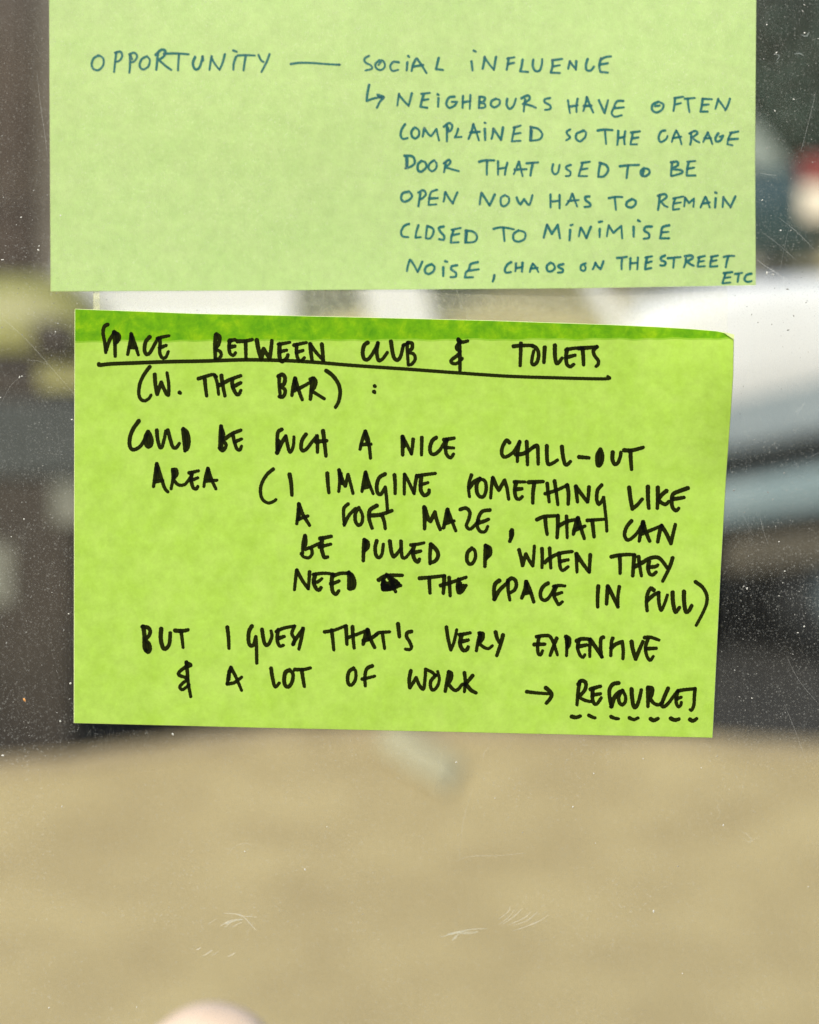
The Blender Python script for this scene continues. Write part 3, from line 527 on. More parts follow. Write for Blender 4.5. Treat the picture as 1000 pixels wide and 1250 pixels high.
up = [
 ('OPPORTUNITY', 90, 50, ka, "120 68 95 80 85 110 95 132 120 135 140 110 138 80 115 66/200 55 195 100 190 145/195 55 220 50 228 70 215 92 195 98/265 65 265 110 262 148/262 62 285 55 298 72 285 95 265 100/268 70 275 85/345 72 320 85 310 115 325 133 350 120 358 90 345 70/395 60 392 100 388 135/385 65 410 42 430 45 425 70 400 88 400 88 430 115 458 135/425 60 480 58 540 62/495 62 492 100 490 138/570 75 560 105 570 132 590 125 602 90 605 72/606 72 608 92/648 72 642 105 638 135/648 80 665 110 685 135/710 62 700 100 685 135/762 75 752 105 750 135/750 44 766 50/770 68 810 66 850 68/808 70 802 105 798 138/868 65 880 90 892 98/920 62 905 100 882 145"),
 ('DASH', 340, 50, ka, "58 108 100 102 160 103 225 108 288 111/284 111 288 111"),
 ('SOCIAL', 340, 50, ka, "425 70 405 82 408 100 435 115 438 130 408 138/475 90 455 108 462 130 485 135 500 115 490 92 470 90/480 98 470 112/565 100 540 98 525 118 535 140 562 135/605 100 602 138/609 70 614 74/645 85 632 110 625 140/650 82 670 110 695 150/632 120 680 112/752 80 745 110 740 132 740 132 772 135"),
 ('INFLUENCE', 560, 50, ka, "60 95 65 138/70 45 80 50/122 75 118 105 112 130/122 78 145 110 165 135/175 75 170 105 165 135/235 80 230 110 225 135/228 82 262 76/232 108 260 102/300 88 295 120 288 142 288 142 325 145/350 88 348 118 360 140 380 138 390 110 392 85/440 90 440 120 432 148 432 148 475 150/440 90 485 84/440 120 475 113/522 95 514 130/522 98 548 130/552 95 550 135/605 85 598 110 600 135 620 138 635 120/668 82 660 115 665 145 665 145 700 148/665 88 690 75 715 72/665 110 700 104"),
 ('ARROW', 430, 95, ka, "80 32 72 70 68 108 68 108 105 95 145 90/120 80 148 90 130 112 116 140/125 90 140 95"),
 ('NEIGHBOURS', 430, 95, ka, "220 75 215 105 212 130/220 80 245 110 264 130/280 72 272 105 265 132/325 75 365 70/335 78 325 115 320 135 320 135 352 140/328 105 358 100/405 95 403 135/401 77 407 80/480 88 455 92 442 120 455 140 480 130 492 112 492 112 468 112/520 85 518 140/555 80 552 145/520 115 555 108/598 90 595 140/598 88 622 92 618 110 600 115 622 122 622 138 595 142/675 98 655 108 652 128 668 138 690 125 692 105 675 98/728 98 725 125 738 145 758 130 768 98/812 100 808 130 805 158/795 95 825 82 832 100 802 122 802 122 840 130 862 140/928 95 905 100 905 115 928 128 930 145 905 150"),
 ('HAVE', 670, 95, ka, "90 105 95 140 100 165/135 98 130 130 130 160/98 135 135 128/178 92 170 130 162 155/178 90 192 125 208 162/165 132 200 130/235 105 255 150 262 165 262 165 270 135 278 105/350 108 320 110 305 140 295 165 310 182 342 175/310 142 352 138"),
 ('OFTEN', 670, 95, ka, "515 112 488 125 485 150 505 162 530 150 538 125 515 112/500 132 520 130/592 95 590 125 585 155/590 95 630 88/592 125 620 118/638 98 685 94/652 98 655 130 660 160/722 98 718 130 712 158 712 158 745 158/722 98 765 100/720 128 750 124/795 98 788 125 782 145/795 102 815 128 828 148/850 98 840 130 828 152"),
 ('COMPLAINED', 470, 140, kb, "102 48 85 75 80 105 92 122 115 118/150 65 135 85 138 110 155 120 172 105 172 80 155 65/200 68 195 95 192 110/200 68 222 100 235 108 235 108 262 72 262 72 268 100 275 130/315 55 315 95 315 135/300 60 325 42 342 55 335 80 315 88/320 65 325 80/372 72 365 95 355 115 355 115 390 112/450 48 440 85 425 122/450 48 465 90 478 130/435 90 482 86/508 72 510 128/507 40 513 42/552 70 548 100 542 122/552 72 572 100 590 128/600 65 595 100 590 128/655 65 690 55/660 65 652 100 645 135 645 135 690 132/655 98 690 92/742 62 740 100 738 130/740 62 780 72 800 100 785 125 738 132/746 80 744 120"),
 ('SO', 690, 140, kb, "25 75 8 85 12 100 25 115 5 130/95 80 60 95 55 120 75 135 100 115 105 90 90 78"),
 ('THE', 690, 140, kb, "165 80 200 75 240 78/202 80 205 115 208 148/270 82 268 120 265 152/305 85 300 120 302 150/270 118 302 112/335 90 380 84/345 90 338 120 332 150 332 150 365 150/340 120 372 115"),
 ('GARAGE', 690, 140, kb, "508 80 488 85 475 115 485 138 512 125 520 108/565 80 550 110 542 138/565 80 580 110 592 150/548 118 590 112/640 92 640 130 635 152/632 95 660 82 672 95 645 115 645 115 665 132 682 140/725 90 712 115 702 138/725 90 738 120 748 148/708 120 742 118/778 95 765 115 768 135 790 130 803 106 803 106 786 112/845 92 830 120 825 150 825 150 850 155/840 92 880 85/832 125 878 122"),
 ('DOOR', 470, 180, kb, "108 45 108 75 108 105/100 42 140 45 152 75 135 95 105 105/114 55 114 95/185 68 168 85 168 115 185 122 210 100 205 75 185 68/250 65 228 80 222 105 240 120 260 105 262 80 250 65/310 75 305 100 300 125/300 80 325 62 332 78 307 100 307 100 340 110 375 120"),
 ('THAT', 470, 180, kb, "480 72 510 65 555 65/520 68 518 100 518 138/575 70 575 138/622 78 615 105 610 138/575 108 615 102/680 72 668 105 655 135/682 72 690 105 700 145/660 112 720 110/720 80 780 75/752 78 745 110 740 142"),
 ('USED', 470, 180, kb, "855 85 850 115 862 135 880 125 888 88/945 88 925 95 922 108 942 122 940 142 920 145/1000 78 1042 72/1005 80 995 110 985 145 985 145 1028 145/995 112 1030 106/1095 80 1088 115 1085 145/1092 78 1125 90 1135 115 1115 145 1085 148"),
 ('TO', 690, 180, kb, "278 95 320 90 375 88/320 92 315 125 312 155/400 105 385 120 388 140 408 145 428 130 425 112 405 105/400 112 394 138"),
 ('BE', 690, 180, kb, "545 75 540 110 538 142/538 75 570 72 572 90 545 108 590 115 592 130 540 145/622 72 662 68/628 75 620 110 618 142 618 142 662 142/622 108 655 102"),
 ('OPEN', 470, 220, kb, "120 58 92 65 82 90 95 108 122 100 138 78 122 55/180 65 175 100 170 132/170 62 195 50 208 70 190 92 175 98/265 48 235 60 225 95 222 125 222 125 262 122/225 92 268 90/305 62 302 90 298 108/308 60 325 90 345 118/368 62 355 90 345 118"),
 ('NOW', 470, 220, kb, "490 65 485 95 482 122/492 65 515 100 532 128/558 72 545 100 532 128/610 75 590 90 590 120 605 132 628 115 630 88 610 75/670 88 678 110 690 122 690 122 708 95 708 95 725 120 737 120 750 75"),
 ('HAS', 470, 220, kb, "842 72 842 138/888 75 888 142/842 108 888 104/952 68 940 100 922 125/955 70 965 100 977 132/932 105 985 100/1039 82 1019 85 1022 102 1042 118 1042 132 1015 135"),
 ('TO', 690, 220, kb, "222 90 255 84 290 85/252 88 255 120 258 150/340 95 315 110 312 130 335 138 355 125 358 105 340 95"),
 ('REMAIN', 690, 220, kb, "480 75 478 110 472 150/472 78 505 70 515 85 487 108 487 108 505 128 520 135/550 92 600 82/560 92 550 120 548 150 548 150 580 145/552 118 588 112/610 88 605 132/610 88 630 115 630 115 655 92 655 92 652 135/712 85 698 115 688 138/715 85 725 110 735 138/698 118 735 112/765 92 762 138/764 62 770 64/805 85 800 135/805 88 825 115 840 135/865 82 852 110 840 138"),
 ('CLOSED', 470, 260, kb, "122 55 98 65 82 95 90 118 118 122/170 62 160 95 155 125 155 125 182 122/215 65 210 100 208 128/215 65 245 80 245 105 230 128 208 128/298 68 275 75 282 95 300 115 298 135 275 132/340 85 385 75/350 85 338 120 335 150 335 150 375 148/342 112 378 105/412 90 410 120 408 148/410 88 450 95 468 120 455 145 408 150/416 100 414 140"),
 ('TO', 470, 260, kb, "552 80 595 72 655 82/602 75 605 110 608 142/680 88 655 105 655 135 680 145 710 130 712 100 680 88"),
 ('MINIMISE', 690, 260, kb, "-92 60 -102 95 -109 125/-92 60 -68 105 -68 105 -38 60 -38 60 -32 95 -27 128/25 85 22 138/28 62 38 58/78 75 72 105 70 118/80 75 95 100 106 125/130 70 118 100 108 128/175 80 175 122/172 45 188 42/222 62 215 95 212 118/222 65 245 100 245 100 285 65 285 65 290 128/348 70 348 120/371 37 380 42/440 68 410 70 402 88 425 105 425 125 400 130/528 62 495 72 488 105 482 128 482 128 528 128/488 98 525 95"),
 ('NOISE', 480, 305, kb, "85 50 75 80 70 108/90 52 108 80 124 112/148 60 135 90 125 112/195 72 168 85 162 110 180 122 205 108 210 85 195 72/255 88 255 132/265 57 275 60/325 78 300 82 295 98 318 115 318 135 292 138/430 62 395 72 385 100 370 115 365 140 365 140 405 138/385 105 435 98"),
 ('COMMA', 480, 305, kb, "515 128 512 145 506 160/513 132 510 150"),
 ('CHAOS', 480, 305, kb, "600 62 580 75 568 100 575 115 598 112/625 68 622 108/658 65 655 110/625 92 658 86/710 70 700 92 695 112/712 70 728 92 738 112/700 95 735 90/800 65 782 80 785 105 805 108 822 92 815 72 800 65/865 72 842 78 842 88 862 98 860 112 838 115"),
 ('ON', 700, 305, kb, "62 68 40 78 38 100 55 105 62 90 50 70/112 65 105 85 98 98/112 68 125 85 138 98/152 58 145 80 138 98"),
 ('THE', 700, 305, kb, "222 40 250 38 272 34/248 40 245 70 245 98/290 42 288 98/328 38 325 98/290 68 325 65/368 38 400 32/375 38 368 70 365 98 365 98 395 92/370 66 398 58"),
 ('STREET', 700, 305, kb, "465 28 445 38 448 52 468 62 462 78 442 78/480 42 518 38 545 36/512 40 510 65 508 90/572 40 570 65 562 88/568 32 600 28 605 42 577 58 577 58 595 72 612 80/635 38 668 30/640 38 635 62 632 85 632 85 668 82/638 60 665 55/700 35 735 28/705 35 698 60 695 85 695 85 732 82/700 58 728 52/765 35 790 30 818 30/788 32 780 60 775 88"),
 ('ETC', 700, 305, kb, "765 118 808 112/775 118 765 145 758 170 758 170 798 165/768 142 798 138/822 122 858 116/842 120 838 140 835 162/905 120 880 128 870 150 885 162 905 158"),
]
for nm, ox, oy, k, s in up:
    st = parse(s, ox, oy, k)
    what = {'ARROW': 'teal handwritten arrow bending right', 'DASH': 'long teal dash', 'COMMA': 'teal handwritten comma'}.get(nm, 'teal handwritten ' + nm)
    ink_word(nm, st, 1.52, .34, depth_up, M['ink_teal'], NU, what, DU, .00004)

# ------------------------------------------------------------------ clear tape behind, seen in the slit between the notes
DT = DG + GT + .0036
tp = thing('clear_tape', 'wide strip of clear tape on the glass in the gap between the two notes', 'tape', P(500, 425, DT))
def quadP(a, D): return [P(x, y, D) for x, y in a]
def slab(name, a, D, t, m, parent):
    v = quadP(a, D) + [Vector((q.x, q.y + t, q.z)) for q in quadP(a, D)]
    n = len(a); f = [tuple(range(n))[::-1], tuple(range(n, 2 * n))] + [(i, (i + 1) % n, (i + 1) % n + n, i + n) for i in range(n)]
    return add(name, v, f, m, parent)
slab('film', [(122.5, 300), (888, 300), (888, 428), (122.5, 428)], DT, .00005, M['tape'], tp)
slab('taped_edge', [(113.5, 300), (122, 300), (122, 428), (114.5, 428)], DT, .00008, M['tape_edge'], tp)

# ------------------------------------------------------------------ dust and scratches (parts of the pane)
def under_note(x, y):
    if 60 < x < 925 and y < 357: return True
    if 90 < x < 897 - (y - 410) * .053 and 377 + (x - 92) * .039 < y < 883 + (x - 91) * .0225: return True
    return False
def flecks(name, items, m, D=DG, lift=.00006):
    v = []; f = []
    for x, y, r, el in items:
        n = 7; th = random.uniform(0, 6.28); b = len(v)
        for i in range(n):
            a = 2 * math.pi * i / n; rr = r * random.uniform(.65, 1.2)
            dx, dy = rr * math.cos(a) * el, rr * math.sin(a)
            v.append(P(x + dx * math.cos(th) - dy * math.sin(th), y + dx * math.sin(th) + dy * math.cos(th), D - lift))
        c = P(x, y, D - lift - r * K * DG * .5); v.append(c)
        for i in range(n): f.append((b + n, b + i, b + (i + 1) % n))
    o = add(name, v, f, m, pane); o['kind'] = 'stuff'; return o
items = []
clus = [(950, 80, 60), (950, 330, 45), (940, 560, 50), (960, 730, 60), (930, 830, 60), (30, 250, 60), (40, 300, 50), (50, 560, 70), (40, 780, 70), (60, 860, 60), (960, 150, 50), (965, 760, 40)]
while len(items) < 1300:
    if random.random() < .55:
        cx, cy, s = random.choice(clus); x, y = random.gauss(cx, s), random.gauss(cy, s * 1.6)
    else: x, y = random.uniform(-300, 1300), random.uniform(-250, 1330)
    if under_note(x, y): continue
    if y > 935 and random.random() < .75: continue
    items.append((x, y, min(.95, .20 + random.expovariate(6.5)), random.uniform(.8, 2.2)))
flecks('dust', items, M['dust'])
br = [(86, 834, 1.5), (73.6, 880, 1.4), (3.5, 922, 1.6), (912, 718, 1.5), (981.5, 764.5, 1.4), (918, 852, 1.0), (699.5, 984.5, 1.3), (798, 1112, 1.6), (299, 1039, 1.2), (372.5, 1061, 1.5), (557, 930, 1.2), (883, 1007, 1.3), (350, 887.5, 1.5),
      (986.5, 1082, .9), (725, 944, 1.1), (785, 926, .9), (856, 937, .9), (604, 974, .9), (727, 1029, .8), (76, 984, 1.2), (399, 1009, .8), (29.5, 633.5, 1.4), (930.5, 244, 1.1), (953, 281, 1.2), (936, 333, 1.6), (944, 335, 1.3), (2.5, 317, 1.3), (24, 460, 1.3), (27, 459, 1.1), (1, 485, 1.2), (74, 263, 1.2), (48, 300, 1.2), (26, 265, 1.2), (47, 305, 1.5), (4, 317, 1), (88, 512, 1.2),
      (951, 661, .9), (958, 697, 1.1), (974, 772, .9), (84, 749, 1), (211, 896, 1.6), (60, 1230, 1.1), (167, 1229, .8), (14, 655, 1), (68, 405, 1), (833, 1188, .9), (946, 135, 1.2), (969, 121, 1.3), (982, 40, 1.4), (936, 30, 1.3), (948, 64, 1.2)]
flecks('pale_dust_flecks', [(x, y, r * .78, random.uniform(1, 1.6)) for x, y, r in br], M['dust_white'])
flecks('orange_fleck', [(30, 854, 1.6, 1.4)], M['dust_orange'])['kind'] = 'stuff'

def scratches(name, lines, m, lift):
    """tapered ribbons; joined per mark"""
    v = []; f = []
    for li, (s, w0) in enumerate(lines):
        s = s[0]; L = len(s); b = len(v)
        for i, (x, y) in enumerate(s):
            a = s[max(0, i - 1)]; c = s[min(L - 1, i + 1)]
            dx, dy = c[0] - a[0], c[1] - a[1]; l = math.hypot(dx, dy) or 1
            t = i / max(1, L - 1); w = w0 * (.25 + .75 * math.sin(math.pi * min(1, max(0, .08 + .84 * t)))) * random.uniform(.75, 1.15) * .5
            lf = lift + li * .000004
            v += [P(x - dy / l * w, y + dx / l * w, DG - lf), P(x + dy / l * w, y - dx / l * w, DG - lf)]
        for i in range(L - 1): f.append((b + 2 * i, b + 2 * i + 1, b + 2 * i + 3, b + 2 * i + 2))
    o = add(name, v, f, m, pane); o['kind'] = 'stuff'; return o
def ln(s, w, ox=0, oy=0, k=1): return (parse(s, ox, oy, k), w)
scratches('fine_scratches', [
    ln("5 390 30 412 60 445 90 480", 1.1), ln("33 440 45 440 60 445", .8), ln("45 86 50 130 55 165 58 190", 1.0), ln("0 495 14 470 32 455", .7),
    ln("930 283 950 298 975 320", 1.0), ln("950 265 975 285 1000 311", 1.2), ln("996 112 988 145 978 184", 1.2), ln("928 211 938 213 948 214", 1.6),
    ln("928 632 932 648 938 665", .9), ln("905 625 915 645 920 655", .6), ln("965 270 958 300 952 330", .6), ln("985 560 1000 552 1010 548", .6),
    ln("960 720 980 728 1000 729", .5), ln("973 505 977 499 983 491", 1.5), ln("556 1051 575 1045 610 1044 640 1041", 1.2), ln("590 925 592 917 597 912", 1.4),
    ln("280 1041 287 1033 300 1029 311 1034", 1.3), ln("905 1015 912 1018 920 1028", 1.2), ln("907 1022 914 1027 926 1021", 1.2), ln("560 1055 566 1000 578 960", .7), ln("958 860 970 890 985 930", .9),
    ln("960 800 975 830 1000 860", .8), ln("900 985 907 960 912 930", .5), ln("45 974 51 969", 1.2), ln("10 640 14 700", .5), ln("70 520 78 600", .5)],
    M['scratch_faint'], .00002)
scratches('bright_scratches', [
    ln("924 317 935 325 948 333 962 343", 1.3), ln("934 335 940 332 946 330", 1.0), ln("936 336 944 334", 1.2), ln("971 503 976 497", 1.2),
    ln("330 215 430 222 480 240 530 290 580 345", 1.7, 220, 1080, 6.25), ln("430 225 500 238 590 245", 1.2, 220, 1080, 6.25), ln("305 314 340 292 372 272", 1.8, 220, 1080, 6.25),
    ln("340 325 380 290 432 262", 1.5, 220, 1080, 6.25), ln("400 320 435 300 475 283", 1.6, 220, 1080, 6.25), ln("212 300 245 278 282 256", .8, 220, 1080, 6.25), ln("352 300 380 275 405 262", 1.1, 220, 1080, 6.25),
    ln("80 495 100 482", 1.0, 220, 1080, 6.25), ln("122 494 140 488 160 474", 2.0, 220, 1080, 6.25), ln("175 543 210 520 247 497", 2.0, 220, 1080, 6.25), ln("245 540 270 522 296 503", 1.0, 220, 1080, 6.25), ln("360 548 395 532 422 514", 2.0, 220, 1080, 6.25),
    ln("545 240 600 200 640 150", 1.1, 500, 1080, 5), ln("540 210 600 165 615 128", 1.0, 500, 1080, 5), ln("560 245 640 190 690 140", 1.3, 500, 1080, 5), ln("600 245 700 200 742 160", 1.1, 500, 1080, 5),
    ln("630 248 720 215 782 163", 1.2, 500, 1080, 5), ln("632 280 720 250 800 215 850 180", 1.5, 500, 1080, 5), ln("70 302 88 284", 1.6, 500, 1080, 5), ln("24 285 32 290", 1.2, 500, 1080, 5), ln("635 188 650 150", 1.0, 500, 1080, 5)],
    M['scratch'], .00012)
scratches('scuff_smears', [
    ln("190 318 250 300 310 283 380 270 470 266", 2.2, 500, 1080, 5), ln("230 300 300 290 360 292 420 285", 3.6, 500, 1080, 5), ln("260 338 280 318 298 298", 3.0, 500, 1080, 5),
    ln("345 300 380 280 420 268 480 262", 3.0, 220, 1080, 6.25), ln("946 66 951 68 948 74", 1.8), ln("978 42 984 44 988 39", 2.0), ln("970 66 976 65 981 68", 1.6), ln("946 78 950 74", 1.4)],
    M['scuff'], .00024)

# ------------------------------------------------------------------ pink stone on the outer sill
D = .50; r = .0148
c = P(257, 1249, D); cz = P(257, 1232, D).z - r * .98
bm = bmesh.new(); bmesh.ops.create_icosphere(bm, subdivisions=4, radius=1)
v = []
for q in bm.verts:
    p = q.co; d = 1 + .06 * noise.noise(p * 1.3)
    v.append((c.x + p.x * r * 1.35 * d, c.y + p.y * r * 1.1 * d, cz + p.z * r * d))
mn = min(q[2] for q in v)
f = [tuple(q.index for q in p.verts) for p in bm.faces]; bm.free()
sz = sill_z; base = mn
v = [(x, y, z if z > cz else cz - (cz - z) * (cz - sz - .0003) / (cz - base)) for x, y, z in v]
o = add('stone', v, f, M['stone_pink'], None, True)
o['label'] = 'smooth pale pink rounded stone peeping in at the bottom edge, blurred behind the glass'; o['category'] = 'stone'

# ------------------------------------------------------------------ scrap of paper on the pavement
v = []; f = []
a0, a1 = (468, 895), (556, 952)
for j in range(7):
    for i in range(13):
        u, t = i / 12, j / 6 - .5
        px = a0[0] + (a1[0] - a0[0]) * u + 20 * t; py = a0[1] + (a1[1] - a0[1]) * u - 40 * t
        D = H / ((py - HZ) * K); q = P(px, py, D)
        v.append((q.x, q.y, .006 + .012 * abs(noise.noise(Vector((q.x * 9, q.y * 9, 1))))))
for j in range(6):
    for i in range(12): f.append((j * 13 + i, j * 13 + i + 1, (j + 1) * 13 + i + 1, (j + 1) * 13 + i))
o = add('paper_scrap', v, f, M['paper_scrap'], None, True)
so = o.modifiers.new('t', 'SOLIDIFY'); so.thickness = .001
o['label'] = 'pale crumpled paper scrap lying on the tan pavement beside the kerb'; o['category'] = 'litter'

# ------------------------------------------------------------------ wheelie bin, left, in the gutter
bx0, bx1 = P(-135, 0, 3.95).x, P(122, 0, 3.95).x; by0, by1 = 3.53, 3.80
bn = thing('wheelie_bin', 'dark brown wheelie bin with a yellow-green lid at the left edge beyond the kerb', 'bin', ((bx0 + bx1) / 2, (by0 + by1) / 2, -.146))
def taper(x0, x1, y0, y1, z0, z1, k):
    cx, cy = (x0 + x1) / 2, (y0 + y1) / 2
    lo = [(cx + (x - cx) * k, cy + (y - cy) * k, z0) for x, y in ((x0, y0), (x1, y0), (x1, y1), (x0, y1))]
    hi = [(x, y, z1) for x, y in ((x0, y0), (x1, y0), (x1, y1), (x0, y1))]
    return lo + hi, [(3, 2, 1, 0), (4, 5, 6, 7), (0, 1, 5, 4), (1, 2, 6, 5), (2, 3, 7, 6), (3, 0, 4, 7)]
v, f = taper(bx0 + .02, bx1 - .02, by0 + .02, by1 - .02, -.10, .865, .86)
o = add('body', v, f, M['bin_body'], bn); m_ = o.modifiers.new('b', 'BEVEL'); m_.width = .03; m_.segments = 3
box('rim', bx0 + .003, bx1 - .003, by0 + .003, by1 - .003, .866, .885, M['bin_body'], bn, .006)
# domed lid
v = []; f = []
for j in range(9):
    for i in range(15):
        u, t = i / 14 * 2 - 1, j / 8 * 2 - 1
        z = .935 + .108 * (1 - abs(u) ** 5) * (1 - abs(t) ** 4)
        v.append(((bx0 + bx1) / 2 + u * (bx1 - bx0) / 2, (by0 + by1) / 2 + t * (by1 - by0) / 2, z))
for j in range(8):
    for i in range(14): a = j * 15 + i; f.append((a, a + 1, a + 16, a + 15))
nb = len(v); ring = [i for i in range(15)] + [15 * j + 14 for j in range(1, 9)] + [8 * 15 + i for i in range(13, -1, -1)] + [15 * j for j in range(7, 0, -1)]
for k in ring: v.append((v[k][0], v[k][1], .886))
n = len(ring)
for i in range(n): f.append((ring[i], nb + i, nb + (i + 1) % n, ring[(i + 1) % n]))
lid = add('lid', v, f, M['bin_lid'], bn, True)
hx = P(68, 0, 3.86).x
box('lid_handle', hx - .045, hx + .045, by0 - .045, by0 - .001, .885, .955, M['bin_body'], bn, .008)
sx = P(85, 0, 3.9).x; box('sticker', sx - .06, sx + .05, by0 - .001, by0 + .003, .80, .86, M['bin_label'], bn, .001)
sx = P(40, 0, 3.9).x; box('sky_sheen_panel', sx - .16, sx + .13, by0 + .008, by0 + .03, .60, .77, M['bin_sky_sheen'], bn, .004)  # added panel carrying the painted sky reflection
sx = P(88, 0, 3.9).x; box('sticker', sx - .04, sx + .035, by0 + .016, by0 + .019, .49, .585, M['bin_sticker'], bn, .001)
sx = P(-8, 0, 3.9).x; box('sticker', sx - .05, sx + .045, by0 + .026, by0 + .03, .305, .44, M['bin_sticker'], bn, .001)
for x in (bx0 + .05, bx1 - .09):
    v, f = cyl_vf(x, by1 - .03, -.06, .085, .05, 'x', 20); add('wheel', v, f, M['tyre'], bn)

# ------------------------------------------------------------------ vehicles
def loft(sections, close_ends=True):
    n = len(sections[0]); v = [p for s in sections for p in s]; f = []
    for k in range(len(sections) - 1):
        for i in range(n - 1): a = k * n + i; f.append((a, a + n, a + n + 1, a + 1))
        f.append((k * n + n - 1, (k + 1) * n + n - 1, (k + 1) * n, k * n))
    if close_ends: f.append(tuple(range(n))); f.append(tuple(range(len(v) - 1, len(v) - n - 1, -1)))
    return v, f
def wheel(parent, x, ys, z, r, wd, rim_m, flip=1):
    pr = [(0, r * .62), (-.0, r * .9), (.02, r), (wd - .02, r), (wd, r * .9), (wd, r * .62)]
    v, f = cyl_vf(x, ys, z, r, wd, 'y', 32, prof=[(a * flip, b) for a, b in pr])
    t = add('wheel', v, f, M['tyre'], parent, True)
    pr = [(.05, r * .62), (.012, r * .60), (.03, r * .45), (.035, r * .2), (.01, r * .16), (.01, 0)]
    v, f = cyl_vf(x, ys, z, r, wd, 'y', 32, prof=[(a * flip, b) for a, b in pr]); add('rim', v, f, rim_m, t, True)
# --- white pickup: local frame x forward (to the right), y = away from us, yawed so its front recedes
D0, TH = 4.42, R(17)
truck = thing('pickup_truck', 'white pickup with a grey lower skirt and black side strip standing beyond the kerb', 'truck', (0, D0 - DG, -.146))
def XR(px): t = (px - 500) * K; return t * D0 / (math.cos(TH) - t * math.sin(TH))
def ZR(px, row): return H - (row - HZ) * K * (D0 + XR(px) * math.sin(TH))
hp = [(-700, .90), (120, .91), (356, .90), (366, .79), (762, .79), (800, ZR(800, 386)), (850, ZR(850, 364)), (920, ZR(920, 350)), (1000, ZR(1000, 345)), (1150, ZR(1150, 338)), (1300, .98), (1420, .80)]
hx_ = [XR(p) for p, _ in hp]; hz_ = [z for _, z in hp]
g0 = .146
zb = [ZR(950, r_) for r_ in (476, 528, 533, 580, 585, 637, 655, 702)]     # heights of the side bands
Wd = 1.46; xa, xb = -2.30, XR(1400)
sl = [.17, .13, .12, .10, .09, .06]
def zf(k, x): return zb[k] + sl[k] * (min(max(x, XR(800)), XR(1120)) - XR(950))
def ring(x):
    h = float(np.interp(x, hx_, hz_))
    e = float(np.interp(x, [xa, xa + .12, xb - .35, xb], [.06, 0, 0, .22]))
    zs = np.linspace(zf(0, x), h - .035, 5)
    pts = [(x, e + .07, zf(3, x) - .02), (x, e + .022, zf(1, x))] + [(x, e + y, z) for y, z in zip((0, -.008, -.008, -.004, .004), zs)]
    pts += [(x, e + .018, h - .012), (x, e + .05, h), (x, e + .12, h + .004)]
    drop = float(np.interp(x, [XR(700), XR(850)], [0, .17]))
    return pts + [(a_, Wd - b_, c_ - (drop if c_ > zb[1] + .03 else 0)) for a_, b_, c_ in reversed(pts)]
def tl(pts): return [(p[0], p[1] + D0 - DG, p[2]) for p in pts]
rings = [tl(ring(x)) for x in np.linspace(xa, xb, 48)]
v, f = loft(rings); nr = len(rings[0])
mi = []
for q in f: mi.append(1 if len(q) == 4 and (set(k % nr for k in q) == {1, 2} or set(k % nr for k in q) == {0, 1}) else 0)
add('body', v, f, None, truck, False, mats=[M['white_paint'], M['side_reflection']], midx=mi)  # second material paints the reflection along the turned-under lower side
def tbox(name, x0, x1, y0, y1, z0, z1, m, b=0, parent=truck):
    return box(name, x0, x1, y0 + D0 - DG, y1 + D0 - DG, z0, z1, m, parent, b)
def bandpart(name, x0, x1, kt, kb, y0, y1, m):
    secs = []
    for x in np.linspace(x0, x1, 30):
        a_, b_ = zf(kt, x), zf(kb, x); r_ = min(.02, (a_ - b_) / 3)
        secs.append(tl([(x, y1, a_), (x, y0 + r_, a_), (x, y0, a_ - r_), (x, y0, b_ + r_), (x, y0 + r_, b_), (x, y1, b_)]))
    v, f = loft(secs); return add(name, v, f, m, truck)
bandpart('side_strip', xa + .05, xb - .10, 2, 3, .03, .30, M['black_trim'])
bandpart('skirt', xa + .08, xb - .16, 4, 5, .004, .16, M['grey_paint'])
tbox('step_plate', XR(900), XR(1030), .03, .12, zb[7], zb[6], M['tan_plate'], .02)
tbox('chassis', xa + .1, xb - .28, .20, Wd - .16, .04, zb[3] - .01, M['black_trim'], .02)
tbox('front_bumper', xb - .15, xb + .04, .06, Wd - .06, .22, zb[4], M['grey_paint'], .03)
for ya in (.12, Wd - .36): tbox('headlamp', xb - .16, xb - .04, ya, ya + .24, .62, .74, M['cream_lamp'], .02)
def cabpost(name, poly, y0, y1, m, parent=truck):
    v, f = extrude_poly(poly, y0 + D0 - DG, y1 + D0 - DG); return add(name, v, f, m, parent)
top = 1.95; wz = .785
for ya, yb in ((.05, .11), (Wd - .11, Wd - .05)):
    cabpost('rear_pillar', [(XR(124), wz), (XR(366), wz), (XR(352), top), (XR(255), top)], ya, yb, M['white_paint'])
    cabpost('door_pillar', [(XR(470), wz), (XR(550), wz), (XR(398), top), (XR(352), top)], ya, yb, M['white_paint'])
    cabpost('windscreen_pillar', [(XR(772), wz), (XR(792), wz), (XR(470), top), (XR(440), top)], ya, yb, M['white_paint'])
    cabpost('side_window', [(XR(366) + .002, wz), (XR(474) - .002, wz), (XR(353), top - .01)], ya + .025, ya + .03, M['glass'])
    cabpost('quarter_window', [(XR(548) + .002, wz), (XR(776) - .002, wz), (XR(440), top - .01), (XR(400), top - .01)], ya + .025, ya + .03, M['glass'])
cabpost('roof', [(XR(245), top + .001), (XR(480), top + .001), (XR(455), top + .07), (XR(265), top + .07)], .04, Wd - .04, M['white_paint'])
cabpost('windscreen', [(XR(796) - .012, wz + .01), (XR(796), wz + .01), (XR(470), top), (XR(470) - .012, top)], .115, Wd - .115, M['glass'])
cabpost('rear_wall', [(XR(124), wz), (XR(124) + .03, wz), (XR(255) + .03, top), (XR(255), top)], .115, Wd - .115, M['white_paint'])
tbox('door_handle', XR(225), XR(225) + .14, -.022, -.0085, .78, .80, M['black_trim'], .004)
